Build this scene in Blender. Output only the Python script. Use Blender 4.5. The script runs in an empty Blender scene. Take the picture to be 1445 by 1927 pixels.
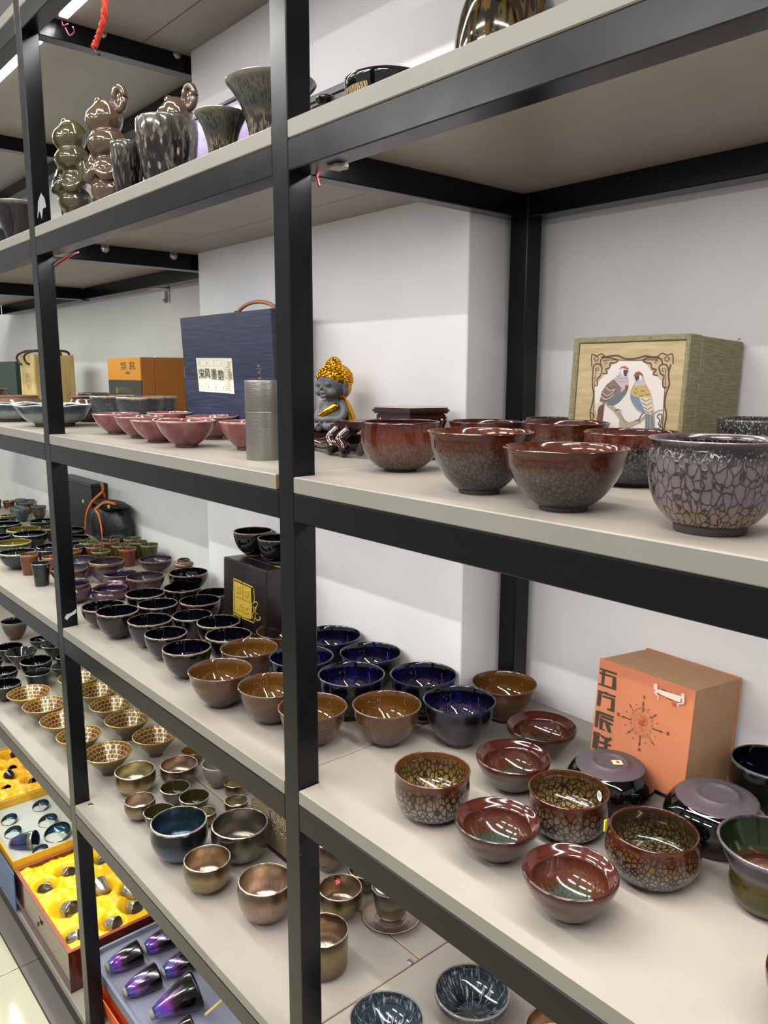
import bpy, bmesh, math, random
from mathutils import Vector, Matrix, noise
random.seed(7)
S = bpy.context.scene
C = S.collection
# ---------------------------------------------------------------- camera
cam = bpy.data.cameras.new('camera'); camo = bpy.data.objects.new('camera', cam); C.objects.link(camo)
cam.sensor_fit = 'HORIZONTAL'; cam.sensor_width = 36.0; cam.lens = 1485.13 / 1445 * 36.0
cam.clip_start = .02; cam.clip_end = 60
CP = Vector((.9577, -.6524, 1.5254))
_a, _p, _r = math.radians(49.1313), math.radians(-9.9089), math.radians(.1627)
F = Vector((-math.sin(_a)*math.cos(_p), math.cos(_a)*math.cos(_p), math.sin(_p)))
R0 = Vector((math.cos(_a), math.sin(_a), 0)); U0 = R0.cross(F)
Rv = R0*math.cos(_r) + U0*math.sin(_r); Uv = U0*math.cos(_r) - R0*math.sin(_r)
m = Matrix((Rv, Uv, -F)).transposed().to_4x4(); m.translation = CP
camo.matrix_world = m
S.camera = camo
# ---------------------------------------------------------------- world, exposure
S.view_settings.view_transform = 'Standard'; S.view_settings.look = 'None'
S.view_settings.exposure = 0.0; S.view_settings.gamma = 1.0; S.view_settings.use_curve_mapping = False
w = bpy.data.worlds.new('world'); S.world = w; w.use_nodes = True
w.node_tree.nodes['Background'].inputs[0].default_value = (.80, .83, .80, 1)
w.node_tree.nodes['Background'].inputs[1].default_value = 0.55
FLOOR = -.42; CEIL = 2.85
def area(name, loc, rot, sx, sy, power, col):
    l = bpy.data.lights.new(name, 'AREA'); l.shape = 'RECTANGLE'; l.size = sx; l.size_y = sy; l.energy = power; l.color = col
    o = bpy.data.objects.new(name, l); C.objects.link(o); o.location = loc; o.rotation_euler = rot
    return o
# ---------------------------------------------------------------- colour and materials
def srgb(h):
    if isinstance(h, tuple): return h
    c = [int(h[i:i+2], 16)/255 for i in (0, 2, 4)]
    return tuple([(x/12.92 if x <= .04045 else ((x+.055)/1.055)**2.4) for x in c] + [1])
MATS = {}
def mat(name, col, rough=.5, metal=0., coat=0., spec=.5, **k):
    if name in MATS: return MATS[name]
    m = bpy.data.materials.new(name); m.use_nodes = True
    b = m.node_tree.nodes['Principled BSDF']
    b.inputs['Base Color'].default_value = srgb(col); b.inputs['Roughness'].default_value = rough
    b.inputs['Metallic'].default_value = metal; b.inputs['Coat Weight'].default_value = coat
    b.inputs['Coat Roughness'].default_value = .04
    b.inputs['Specular IOR Level'].default_value = spec
    for kk, v in k.items(): b.inputs[kk.replace('_', ' ')].default_value = v
    MATS[name] = m
    return m
class NT:
    def __init__(s, m): s.t = m.node_tree; s.n = s.t.nodes; s.b = s.n['Principled BSDF']
    def new(s, ty, ins=None, **pr):
        n = s.n.new(ty)
        for k, v in pr.items(): setattr(n, k, v)
        for k, v in (ins or {}).items():
            if hasattr(v, 'links') or isinstance(v, bpy.types.NodeSocket): s.t.links.new(v, n.inputs[k])
            else: n.inputs[k].default_value = v
        return n
    def math(s, op, a, b=0., c=None, clamp=False):
        d = {0: a, 1: b}
        if c is not None: d[2] = c
        return s.new('ShaderNodeMath', d, operation=op, use_clamp=clamp).outputs[0]
    def mix(s, f, a, b, mode='MIX'):
        n = s.n.new('ShaderNodeMix'); n.data_type = 'RGBA'; n.blend_type = mode
        for i, v in ((0, f), (6, a), (7, b)):
            if isinstance(v, bpy.types.NodeSocket): s.t.links.new(v, n.inputs[i])
            else: n.inputs[i].default_value = v
        return n.outputs[2]
    def ramp(s, f, stops, interp='LINEAR'):
        n = s.n.new('ShaderNodeValToRGB'); s.t.links.new(f, n.inputs[0]); r = n.color_ramp; r.interpolation = interp
        while len(r.elements) > 1: r.elements.remove(r.elements[-1])
        for i, (p, c) in enumerate(stops):
            e = r.elements[0] if i == 0 else r.elements.new(p)
            e.position = p; e.color = srgb(c) if not isinstance(c, float) else (c, c, c, 1)
        return n.outputs[0]
    def link(s, o, name): s.t.links.new(o, s.b.inputs[name])
    def bump(s, h, strength=.2, dist=.001):
        n = s.new('ShaderNodeBump', {'Height': h, 'Strength': strength, 'Distance': dist}); s.link(n.outputs[0], 'Normal')
def noisy(name, c1, c2, scale=20, rough=.5, metal=0, stretch=(1, 1, 1), bump=0, coat=0, detail=4, lo=.35, hi=.65, bd=.001, spec=.5):
    if name in MATS: return MATS[name]
    m = mat(name, c1, rough, metal, coat, spec); t = NT(m)
    tc = t.new('ShaderNodeTexCoord'); mp = t.new('ShaderNodeMapping', {0: tc.outputs['Object'], 'Scale': stretch})
    n = t.new('ShaderNodeTexNoise', {'Vector': mp.outputs[0], 'Scale': scale, 'Detail': detail})
    t.link(t.ramp(n.outputs[0], [(lo, c1), (hi, c2)]), 'Base Color')
    if bump: t.bump(n.outputs[0], bump, bd)
    return m
def glaze(name, ramp, streak=None, cells=None, flecks=None, rough=.12, metal=0., coat=.25, thin=0, metal_t=None, tint=.12, spec=.5, dim=0):
    """ramp over t/2: 0 foot .. .5 rim .. 1 centre of the bowl"""
    m = mat(name, 'ffffff', rough, metal, coat, spec); t = NT(m)
    k_ = dim if dim else (1. if metal > .5 else .56)
    sc_ = lambda st: [(p, tuple([c*k_ for c in srgb(q)[:3]]+[1])) for p, q in st]
    ramp = sc_(ramp)
    if streak: streak = (sc_(streak[0]),) + tuple(streak[1:])
    tt = t.math('MULTIPLY', t.new('ShaderNodeAttribute', attribute_name='t').outputs['Fac'], .5)
    tc = t.new('ShaderNodeTexCoord').outputs['Object']
    rnd = t.new('ShaderNodeObjectInfo').outputs['Random']
    off = t.math('MULTIPLY', rnd, 37.)
    sep = t.new('ShaderNodeSeparateXYZ', {0: tc})
    flat = t.new('ShaderNodeCombineXYZ', {0: sep.outputs[0], 1: sep.outputs[1], 2: 0.})
    nrm = t.new('ShaderNodeVectorMath', {0: flat.outputs[0]}, operation='NORMALIZE').outputs[0]
    def polar(a, b):
        v = t.new('ShaderNodeVectorMath', {0: nrm, 3: a}, operation='SCALE').outputs[0]
        z = t.math('ADD', t.math('MULTIPLY', tt, b), off)
        return t.new('ShaderNodeVectorMath', {0: v, 1: t.new('ShaderNodeCombineXYZ', {0: 0., 1: 0., 2: z}).outputs[0]}, operation='ADD').outputs[0]
    vo = t.new('ShaderNodeVectorMath', {0: tc, 1: t.new('ShaderNodeCombineXYZ', {0: off, 1: off, 2: off}).outputs[0]}, operation='ADD').outputs[0]
    wob = t.new('ShaderNodeTexNoise', {'Vector': polar(2.5, 3), 'Scale': 1.6, 'Detail': 3.}).outputs[0]
    tw = t.math('ADD', tt, t.math('MULTIPLY', t.math('SUBTRACT', wob, .5), .05))
    col = t.ramp(tw, ramp)
    if streak:
        ramp2, a, b, lo, hi, mask = streak
        n = t.new('ShaderNodeTexNoise', {'Vector': polar(a, b), 'Scale': 1., 'Detail': 3.}).outputs[0]
        f = t.math('MULTIPLY', t.ramp(n, [(lo, 0.), (hi, 1.)]), t.ramp(tt, mask))
        col = t.mix(f, col, t.ramp(tt, ramp2))
        if metal > .5: t.bump(n, .12, .006)
    if flecks:
        fc, sc, thr, mask = flecks
        v = t.new('ShaderNodeTexVoronoi', {'Vector': vo, 'Scale': sc})
        f = t.math('MULTIPLY', t.ramp(v.outputs['Distance'], [(thr, 1.), (thr+.1, 0.)]), t.ramp(tt, mask))
        col = t.mix(f, col, srgb(fc))
    if cells:
        kind, sa, sb, line, width, mask, var = cells
    if cells and kind == 'scale':
        ang = t.math('MULTIPLY', t.math('ADD', t.math('DIVIDE', t.math('ARCTAN2', sep.outputs[1], sep.outputs[0]), 2*math.pi), 1.), sa)
        row = t.math('MULTIPLY', tt, sb); ri = t.math('FLOOR', row); fv = t.math('SUBTRACT', row, ri)
        fu = t.math('SUBTRACT', t.math('FRACT', t.math('ADD', ang, t.math('MULTIPLY', ri, .5))), .5)
        d = t.math('SQRT', t.math('ADD', t.math('POWER', t.math('ABSOLUTE', t.math('MULTIPLY', fu, 2.)), 2.4), t.math('POWER', t.math('ABSOLUTE', t.math('MULTIPLY', t.math('SUBTRACT', fv, .5), 2.)), 3.2)))
        f = t.math('MULTIPLY', t.ramp(d, [(.86, 0.), (.95, 1.)]), t.ramp(tt, mask))
        cn = t.new('ShaderNodeTexNoise', {'Vector': vo, 'Scale': 5., 'Detail': 2.}).outputs[0]
        col = t.mix(t.ramp(cn, [(.4, 0.), (.62, 1.)]), col, t.mix(1., col, srgb('c8c0d8'), 'MULTIPLY'))
        col = t.mix(f, col, srgb(line)); t.link(t.math('MULTIPLY', f, .55), 'Metallic')
    elif cells:
        wn = t.new('ShaderNodeTexNoise', {'Vector': vo, 'Scale': 6., 'Detail': 2.}).outputs['Color']
        vec = t.new('ShaderNodeVectorMath', {0: wn, 1: (1.1, 1.1, 1.1), 2: polar(sa, sb)}, operation='MULTIPLY_ADD').outputs[0] if kind == 'petal' else t.new('ShaderNodeMapping', {0: vo, 'Scale': (sa, sa, sb)}).outputs[0]
        ve = t.new('ShaderNodeTexVoronoi', {'Vector': vec, 'Scale': 1.}, feature='DISTANCE_TO_EDGE').outputs['Distance']
        vc = t.new('ShaderNodeTexVoronoi', {'Vector': vec, 'Scale': 1.})
        if var: col = t.mix(var, col, t.ramp(vc.outputs['Distance'], [(0., 'ffffff'), (.7, '303030')]), 'MULTIPLY')
        f = t.math('MULTIPLY', t.ramp(ve, [(width*.5, 1.), (width, 0.)]), t.ramp(tt, mask))
        col = t.mix(f, col, srgb(line))
        if kind == 'petal':
            t.link(t.math('MULTIPLY', f, .9), 'Metallic'); t.bump(f, .25, .02)
    hv = t.new('ShaderNodeHueSaturation', {'Color': col, 'Value': t.math('ADD', t.math('MULTIPLY', rnd, tint*2), 1-tint)})
    t.link(hv.outputs[0], 'Base Color')
    if metal_t: t.link(t.ramp(tt, metal_t), 'Metallic')
    if thin:
        t.b.inputs['Thin Film Thickness'].default_value = thin; t.b.inputs['Thin Film IOR'].default_value = 1.6
    return m
ALL = [(0., 1.), (1., 1.)]
INN = [(.52, 0.), (.58, 1.), (1., 1.)]
OUT = [(0., 1.), (.4, 1.), (.47, 0.)]
G = {}
G['turtle'] = glaze('tortoise_glaze', [(0, '4d4f4f'), (.18, '6d6a66'), (.34, '6a5244'), (.42, '6e3316'), (.5, '55201a'), (.55, '7a3a1a'), (.75, '8a4a22'), (1, '50301c')], cells=('c', 13, 10, '231710', .10, [(0., 1.), (.4, .8), (.46, 0.), (.53, 0.), (.6, 1.), (1., 1.)], .35), dim=0.5)
G['turtleround'] = glaze('hare_speckle_glaze', [(0, '2a2a2c'), (.06, '8a7468'), (.25, '83614f'), (.38, '7c3c20'), (.47, '5e2418'), (.53, '4a1c18'), (1, '3c1c16')], cells=('c', 13, 9, '3b1c12', .08, [(0., 1.), (.3, .6), (.42, 0.), (1., 0.)], .3), streak=([(0, 'a08878'), (.5, '8c3c1c')], 9, 4, .5, .7, OUT), dim=0.5)
G['turtledark'] = glaze('dark_tortoise_glaze', [(0, '1b1c1e'), (.2, '4a4d50'), (.36, '585350'), (.44, '6b3420'), (.5, '6b2a20'), (1, '5a2c1c')], cells=('c', 13, 11, '101112', .12, [(0., 1.), (.4, 1.), (.46, 0.), (.55, .6), (1., 1.)], .4))
G['turtlecup'] = glaze('cell_glaze', [(0, '55565a'), (.12, 'a8a29c'), (.26, '968577'), (.38, '71502f'), (.46, '5e3018'), (.5, '5c2418'), (.55, '6b4a20'), (.7, '8a7440'), (.85, 'a08a5c'), (1, '8a7a5a')], cells=('c', 8.5, 6.5, '1d1411', .13, [(0., 1.), (.43, 1.), (.48, 0.), (.53, 0.), (.57, 1.), (1., 1.)], .25), dim=0.56)
G['belly'] = glaze('white_cell_glaze', [(0, '3c3f44'), (.1, '9aa0a4'), (.22, 'a8a09a'), (.32, '7c6038'), (.42, '6e3616'), (.5, '5c2416'), (.56, '5a4420'), (.7, '6a6030'), (.85, '8a6a40'), (1, '3c4444')], cells=('c', 9.5, 9., '1a1412', .15, [(0., 1.), (.43, 1.), (.48, 0.), (.54, .3), (.6, 1.), (1., 1.)], .3), dim=0.5)
G['dish'] = glaze('russet_glaze', [(0, '4b4341'), (.2, '76655c'), (.34, '6a4030'), (.42, '7a5038'), (.5, '4a201c'), (.56, '6a3022'), (.62, '5c2a1e'), (.70, '74442c'), (.78, '6a3c26'), (.82, '54482e'), (.85, '506052'), (1, '4c6458')], cells=('c', 12, 12, '2c1410', .06, [(0., .2), (.5, 0.), (.6, .3), (1., .8)], .2), dim=.42)
G['silver'] = glaze('silver_oilspot_glaze', [(0, 'e0d0ac'), (.07, 'c0a498'), (.13, 'b89878'), (.2, '907c84'), (.38, '887c7e'), (.43, '2b2a28'), (.48, '3a3034'), (.5, '8a6e78'), (.54, '2a2826'), (1, '222220')], cells=('petal', 8.5, 15, '1c1612', .09, [(0., 1.), (.4, .8), (.46, 0.), (1., 0.)], .25), flecks=('8e7a80', 22, .25, [(.36, 0.), (.42, 1.), (.48, 0.), (.52, 0.), (.56, 1.), (1., .6)]), rough=.2)
MATS['silver_oilspot_glaze'].node_tree.links.remove([l for l in MATS['silver_oilspot_glaze'].node_tree.links if l.to_socket.name == 'Metallic'][0])
G['oildark'] = glaze('dark_oilspot_glaze', [(0, '1c201c'), (.4, '262c26'), (.5, '4a4642'), (1, '1a1c1a')], flecks=('8a8a80', 20, .22, ALL), rough=.15)
G['oilblue'] = glaze('blue_oil_streak_glaze', [(0, '1c1c1e'), (.4, '23272a'), (.48, '4a4c4a'), (.5, '9a9488'), (.54, '2a3436'), (.7, '2b3a42'), (.85, '161c28'), (1, '2c3434')], streak=([(0, '4a4c4c'), (.5, '6a7478'), (.8, 'a8b4bc'), (1, '4c5a5c')], 16, 9, .56, .64, ALL), rough=.1)
G['blue'] = glaze('cobalt_glaze', [(0, '14161e'), (.3, '0b0e1a'), (.46, '06070c'), (.495, '3a4250'), (.51, '2a303c'), (.53, '05060a'), (.62, '0a0d30'), (.8, '0c1150'), (1, '0a0c30')], streak=([(0, '101a50'), (.5, '10155a'), (1, '1a22a0')], 2.2, 9, .5, .6, [(0., .3), (.4, .3), (.56, .5), (.8, 1.), (1., .8)]), cells=('c', 17, 17, '5a4234', .09, [(.3, 0.), (.62, 0.), (.7, .7), (.85, .6), (.9, 0.)], 0), rough=.05, dim=0.36)
G['brown'] = glaze('amber_glaze', [(0, '464640'), (.12, '5e5444'), (.25, '76563a'), (.36, '70502e'), (.42, '704820'), (.47, '644434'), (.5, '7c5c50'), (.53, '744a1c'), (.7, '724a14'), (.82, '6c5024'), (.90, '4c4830'), (1, '3a3a2c')], streak=([(0, '2c2c28'), (.5, '5c3418'), (1, '18160e')], 26, 2.5, .5, .6, [(0., .7), (.2, .2), (.5, 0.), (.75, 0.), (.84, .8), (1., .9)]), rough=.06, dim=.38)
G['black'] = glaze('tan_rim_black_glaze', [(0, '15181d'), (.3, '0d0f14'), (.465, '050608'), (.482, '3c352c'), (.497, 'a08c74'), (.515, '5c5246'), (.53, '040508'), (.75, '05061a'), (1, '080a38')], streak=([(0, '0c1440'), (1, '1c30c0')], 1.8, 8, .58, .66, [(0., .25), (.5, 0.), (.78, 0.), (.9, 1.), (1., 1.)]), rough=.05)
G['blackwide'] = G['black']; G['blackfoot'] = G['black']
G['black2'] = glaze('plain_black_glaze', [(0, '15171a'), (.4, '0c0d10'), (.47, '050506'), (.497, '9a938a'), (.52, '2a2826'), (.54, '060608'), (1, '060608')], rough=.05)
G['cone'] = G['cupblack2'] = G['cupblack'] = glaze('matt_black_glaze', [(0, '2a2e2c'), (.4, '222624'), (.48, '1a1c1c'), (.497, '8c8c88'), (.52, '141616'), (1, '0c0d0d')], rough=.14)
LRAMP = [(0, '5c4e4a'), (.2, '6e6068'), (.36, '6c525a'), (.44, '3c2a24'), (.49, '9a7c68'), (.52, '5a3c30'), (.56, '4c4450'), (.8, '74789a'), (1, '9ab0bc')]
G['lustre'] = glaze('purple_lustre_glaze', LRAMP, metal_t=[(0., .35), (.4, .5), (.48, 0.), (.54, .5), (1., .7)], rough=.22, thin=0)
G['lustrebelly'] = glaze('violet_lustre_glaze', [(0, '5e4640'), (.2, '6c5c62'), (.36, '785870'), (.44, '42302a'), (.49, '8c7060'), (.52, '5a3c30'), (.56, '4a3850'), (.8, '665888'), (1, '8a9cb8')], metal_t=[(0., .3), (.36, .6), (.48, 0.), (.54, .6), (1., .7)], rough=.2)
G['cupbrown'] = glaze('red_brown_glaze', [(0, '74391f'), (.44, '7c3c20'), (.49, 'a87c50'), (.53, '6a3a1c'), (1, '5c3018')], rough=.18)
G['cupolive'] = glaze('olive_glaze', [(0, '4e4a1c'), (.44, '56521e'), (.49, 'a09a5c'), (.53, '4c4a20'), (1, '404018')], rough=.2)
G['cupgrey'] = glaze('speckled_blue_grey_glaze', [(0, '2c3438'), (.4, '3a4448'), (.49, '5c6468'), (1, '1c2022')], flecks=('6a7a80', 9, .3, ALL), rough=.3)
G['cuptan'] = glaze('speckled_brown_grey_glaze', [(0, '4a4034'), (.3, '5a5040'), (.45, '302c28'), (.49, '706a60'), (1, '282420')], flecks=('7a6c50', 9, .3, OUT), rough=.3)
G['cupgold'] = G['oliveb'] = glaze('olive_honey_glaze', [(0, '3c3826'), (.4, '4a4428'), (.46, '3a3420'), (.495, 'c0b890'), (.53, '6a5a18'), (1, '6a5614')], rough=.07)
G['bluegrey'] = glaze('blue_grey_glaze', [(0, '3a4048'), (.3, '343e50'), (.45, '1c2626'), (.495, 'b8c0b8'), (.53, '0e1414'), (1, '0c1010')], rough=.07)
G['purple'] = glaze('violet_heart_glaze', [(0, '1c1a10'), (.3, '1a1a10'), (.48, '101010'), (.5, '6c6c70'), (.53, '0a0a10'), (.8, '0e0a1c'), (1, '3c2468')], rough=.06)
G['lotus'] = glaze('blue_over_white_glaze', [(0, '7c8476'), (.06, 'a8b4a0'), (.18, 'aebaa6'), (.27, '8ca0a0'), (.33, '3c5068'), (.44, '2c3850'), (.48, '6c7c88'), (.5, 'e6e6dc'), (.55, '2c3850'), (1, '5c707c')], streak=([(0, 'b8c4b0'), (.5, '4c6478')], 14, 2, .5, .65, [(.15, 0.), (.25, 1.), (.36, .3), (.45, 0.)]), rough=.08)
G['pink'] = glaze('rose_glaze', [(0, '905050'), (.15, '9c5c5c'), (.35, '8c4646'), (.46, '843c3c'), (.5, 'd8b8ac'), (.53, '8c4c4c'), (1, '7c3c40')], streak=([(0, 'b87c7c'), (1, 'a05c60')], 2.2, 4, .45, .7, ALL), rough=.12)
G['grey'] = glaze('matt_grey_glaze', [(0, '40444a'), (.4, '4a4e52'), (.47, '34363a'), (.5, 'c0a890'), (.53, '202224'), (1, '1c1c20')], flecks=('565c60', 9, .2, OUT), rough=.35, coat=.1)
G['jar'] = glaze('dark_amber_glaze', [(0, '2c2620'), (.3, '3a2c1e'), (.4, '5c3818'), (.48, '4a2c18'), (.5, 'a08070'), (.54, '2c1c14'), (1, '201810')], rough=.1)
G['jarpink'] = glaze('copper_pink_glaze', [(0, '5c4038'), (.3, '8c6458'), (.45, 'a07868'), (.5, 'c0a090'), (.54, '50302a'), (1, '40241e')], rough=.15, metal=.3)
G['gold'] = glaze('gold_petal_glaze', [(0, '3c2620'), (.2, '4a2c1c'), (.44, '7a5018'), (.49, 'e0b860'), (.53, '8a5c1c'), (.62, '5e3414'), (.78, '5a3a38'), (1, '6a5048')], cells=('scale', 24., 14., 'b09040', .17, ALL, .1), rough=.28, dim=.52)
def metalg(name, o, i, rim, rough=.22):
    return glaze(name, [(0, o[0]), (.2, o[1]), (.36, o[2]), (.44, rim), (.49, rim), (.505, 'd8c8b0'), (.53, rim), (.6, i[0]), (.74, i[1]), (.9, i[2]), (1, 'f0e4dc')], streak=([(0, o[0]), (.5, rim), (.78, rim), (1, 'fff4ec')], 34, 9, .46, .60, [(0., .45), (.4, .2), (.5, 0.), (.6, .25), (.8, .6), (1., .7)]), metal=.85, rough=rough, coat=.35)
G['metalol'] = metalg('champagne_metal_glaze', ('5c5444', 'a8a080', '8a7c58'), ('8a845c', 'b0a888', 'e0d8c8'), '5a4634')
G['metalpk'] = metalg('rose_gold_metal_glaze', ('4c443e', '8c7c70', '94826c'), ('9c8468', 'b09c90', 'e0d0c8'), '5c4a3a')
G['metalbr'] = metalg('bronze_metal_glaze', ('463c32', '847458', '8c7c58'), ('8c7454', 'a08c78', 'e0d0c4'), '504230')
G['metalgr'] = metalg('grey_gold_metal_glaze', ('4a463c', '8c8870', '70705c'), ('5c5c4c', '8c8070', 'c8b8a8'), '4a4840')
G['metalcyl'] = G['metalbr']
G['metalblue'] = glaze('midnight_metal_glaze', [(0, '30343c'), (.15, '5c6c88'), (.28, '44506c'), (.38, '1c2024'), (.48, '2c2c2c'), (.5, 'c8c0b0'), (.53, '26343a'), (.75, '2c4450'), (1, '6c8490')], streak=([(0, '6c7c98'), (.5, '20282c'), (1, '9ab0bc')], 24, 8, .5, .7, [(0., .3), (.5, .2), (.7, .4), (1., .7)]), metal=.75, rough=.16)
G['olivecup'] = glaze('olive_metal_glaze', [(0, '4c4c44'), (.4, '6c6450'), (.48, '50463a'), (.5, 'c8c0a8'), (.53, '3c3c1c'), (.9, '45431e'), (1, '8c8c80')], rough=.08, metal=.25)
G['opal'] = glaze('opal_glaze', [(0, '5c544c'), (.2, '8c8078'), (.44, 'a09a90'), (.5, 'd8d8d8'), (.53, '8c9490'), (1, 'b0a070')], rough=.12, metal=.3)
G['amber'] = glaze('amber_brown_glaze', [(0, '5c3410'), (.5, '8c5a1c'), (1, '5c3a10')], rough=.1)
G['qbrown'] = glaze('rust_grey_glaze', [(0, '50504c'), (.1, '54483c'), (.3, '6a4434'), (.42, '5c5044'), (.495, '9c9c90'), (.53, '14161c'), (1, '0c0e1c')], rough=.08)
G['green'] = glaze('green_gold_lustre_glaze', [(0, '1c1c18'), (.06, '4c5444'), (.14, '4a4818'), (.27, '524618'), (.33, '586460'), (.37, '1c1c28'), (.46, '222428'), (.5, '9a8c94'), (.53, '1c2c10'), (.66, '2a3c14'), (.78, 'b07c68'), (.86, '241408'), (1, '180e06')], metal=.45, rough=.14)
G['purplecup'] = glaze('nebula_glaze', [(0, '3a2c5c'), (.05, '4c50a0'), (.10, '6434a8'), (.17, '84389c'), (.23, '40202c'), (.31, '141008'), (.5, '0c0a08'), (1, '080808')], streak=([(0, '6ca0d0'), (.5, 'b070a0')], 1.6, 3, .5, .7, [(0., .8), (.3, .8), (.4, 0.)]), metal=.6, rough=.14)
G['bluecup'] = glaze('peacock_glaze', [(0, '3c3454'), (.2, '3c4478'), (.4, '24303c'), (.49, '8c8474'), (.53, '1c2430'), (.8, '1c3c50'), (1, '5c9c90')], metal=.55, rough=.16)
G['vase'] = glaze('oil_drop_glaze', [(0, '1a1c20'), (.2, '24262a'), (.36, '3a3430'), (.45, '5a5448'), (.495, '8c887c'), (.53, '1c1a18'), (1, '181614')], cells=('c', 6, 3.6, '0c0c0e', .2, [(0., .8), (.4, .5), (.46, 0.), (1., 0.)], .6), flecks=('b0a490', 5, .2, OUT), streak=([(0, '9c7c68'), (.3, 'a08c80'), (.5, 'c0b4a4')], 5, 12, .5, .6, [(0., .2), (.25, .6), (.45, .9), (.48, 0.)]), rough=.1, tint=.2)
G['flared'] = glaze('frosted_drip_glaze', [(0, '221e1a'), (.2, '302c28'), (.34, '545448'), (.46, '6c6c5c'), (.495, 'a09888'), (.53, '2c2a26'), (1, '1c1a18')], streak=([(0, '8c8470'), (.2, '9c8c6c'), (.3, '1c2024'), (.5, '202a30')], 15, 20, .48, .56, [(0., 1.), (.42, .8), (.48, 0.)]), rough=.12)
G['yellowvase'] = glaze('mottled_yellow_brown_glaze', [(0, '3c2c1c'), (.1, '6c5020'), (.4, '7a642c'), (.8, '6c5428'), (1, '5a4420')], cells=('c', 5, 3.2, '1c140c', .2, ALL, .4), flecks=('2a1c10', 6, .3, ALL), rough=.1)
G['amberbig'] = glaze('amber_green_glaze', [(0, '2c1c10'), (.3, '3a2410'), (.44, '243820'), (.5, '507060'), (.55, '6a3c10'), (1, '4a2c10')], streak=([(0, '9c6420'), (1, '9c6420')], 8, 6, .55, .65, ALL), rough=.1)
G['darkpurple'] = glaze('plum_black_glaze', [(0, '1c2028'), (.2, '20161c'), (.45, '2c2024'), (.5, 'a8a498'), (.54, '1a1418'), (1, '0c0c0c')], rough=.12)
G['figure'] = mat('smoky_bronze_glaze', '4c3b2c', .12, 0, .6)
G['figure2'] = mat('olive_bronze_glaze', '433e28', .12, 0, .6)

clay = noisy('bare_dark_clay', '37322e', '4a4440', 60, .75)
clay_brown = noisy('bare_brown_clay', '4a3a2c', '5a4838', 60, .75)
clay_pale = noisy('bare_grey_clay', '6c685e', '7c786c', 60, .75)
# black gloss paint on the steel
steel = mat('black_gloss_paint', '070708', .22, 0, .0, .26); t = NT(steel)
tc = t.new('ShaderNodeTexCoord'); mp = t.new('ShaderNodeMapping', {0: tc.outputs['Object'], 'Scale': (1, 1, 1)})
n1 = t.new('ShaderNodeTexNoise', {'Vector': mp.outputs[0], 'Scale': 26., 'Detail': 5.}); n2 = t.new('ShaderNodeTexNoise', {'Vector': mp.outputs[0], 'Scale': 160., 'Detail': 2.})
t.link(t.ramp(n1.outputs[0], [(.3, .23), (.7, .27)]), 'Roughness')
t.link(t.ramp(n2.outputs[0], [(.3, '07070a'), (.76, '0c0c0e'), (.8, '3c3c38')]), 'Base Color')
chip = mat('chipped_paint_white', 'a8a8a8', .6)
top_m = noisy('warm_grey_laminate', '90897f', '8b847b', 9, .42, spec=.35)
edge_m = noisy('grey_edge_band', '7d7c72', '7a796f', 9, .45, spec=.3)
core_m = noisy('chipboard_core', '9c7848', '8a6436', 120, .8)
wall_m = noisy('white_wall_paint', 'dcd9d9', 'd5d3d3', 6, .75, bump=.05)
screw_m = mat('bright_steel', 'b8b8b8', .25, 1.)
wire_r = mat('red_wire', 'a83844', .4); wire_k = mat('black_wire', '101012', .4); wire_w = mat('bare_copper_tip', 'd8d4c8', .4)
cord_red = mat('red_cord_yarn', 'c0341e', .7)

TS = bpy.data.scenes.new('workbench')   # scratch scene for converting text and remeshed shapes, removed at the end
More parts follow.
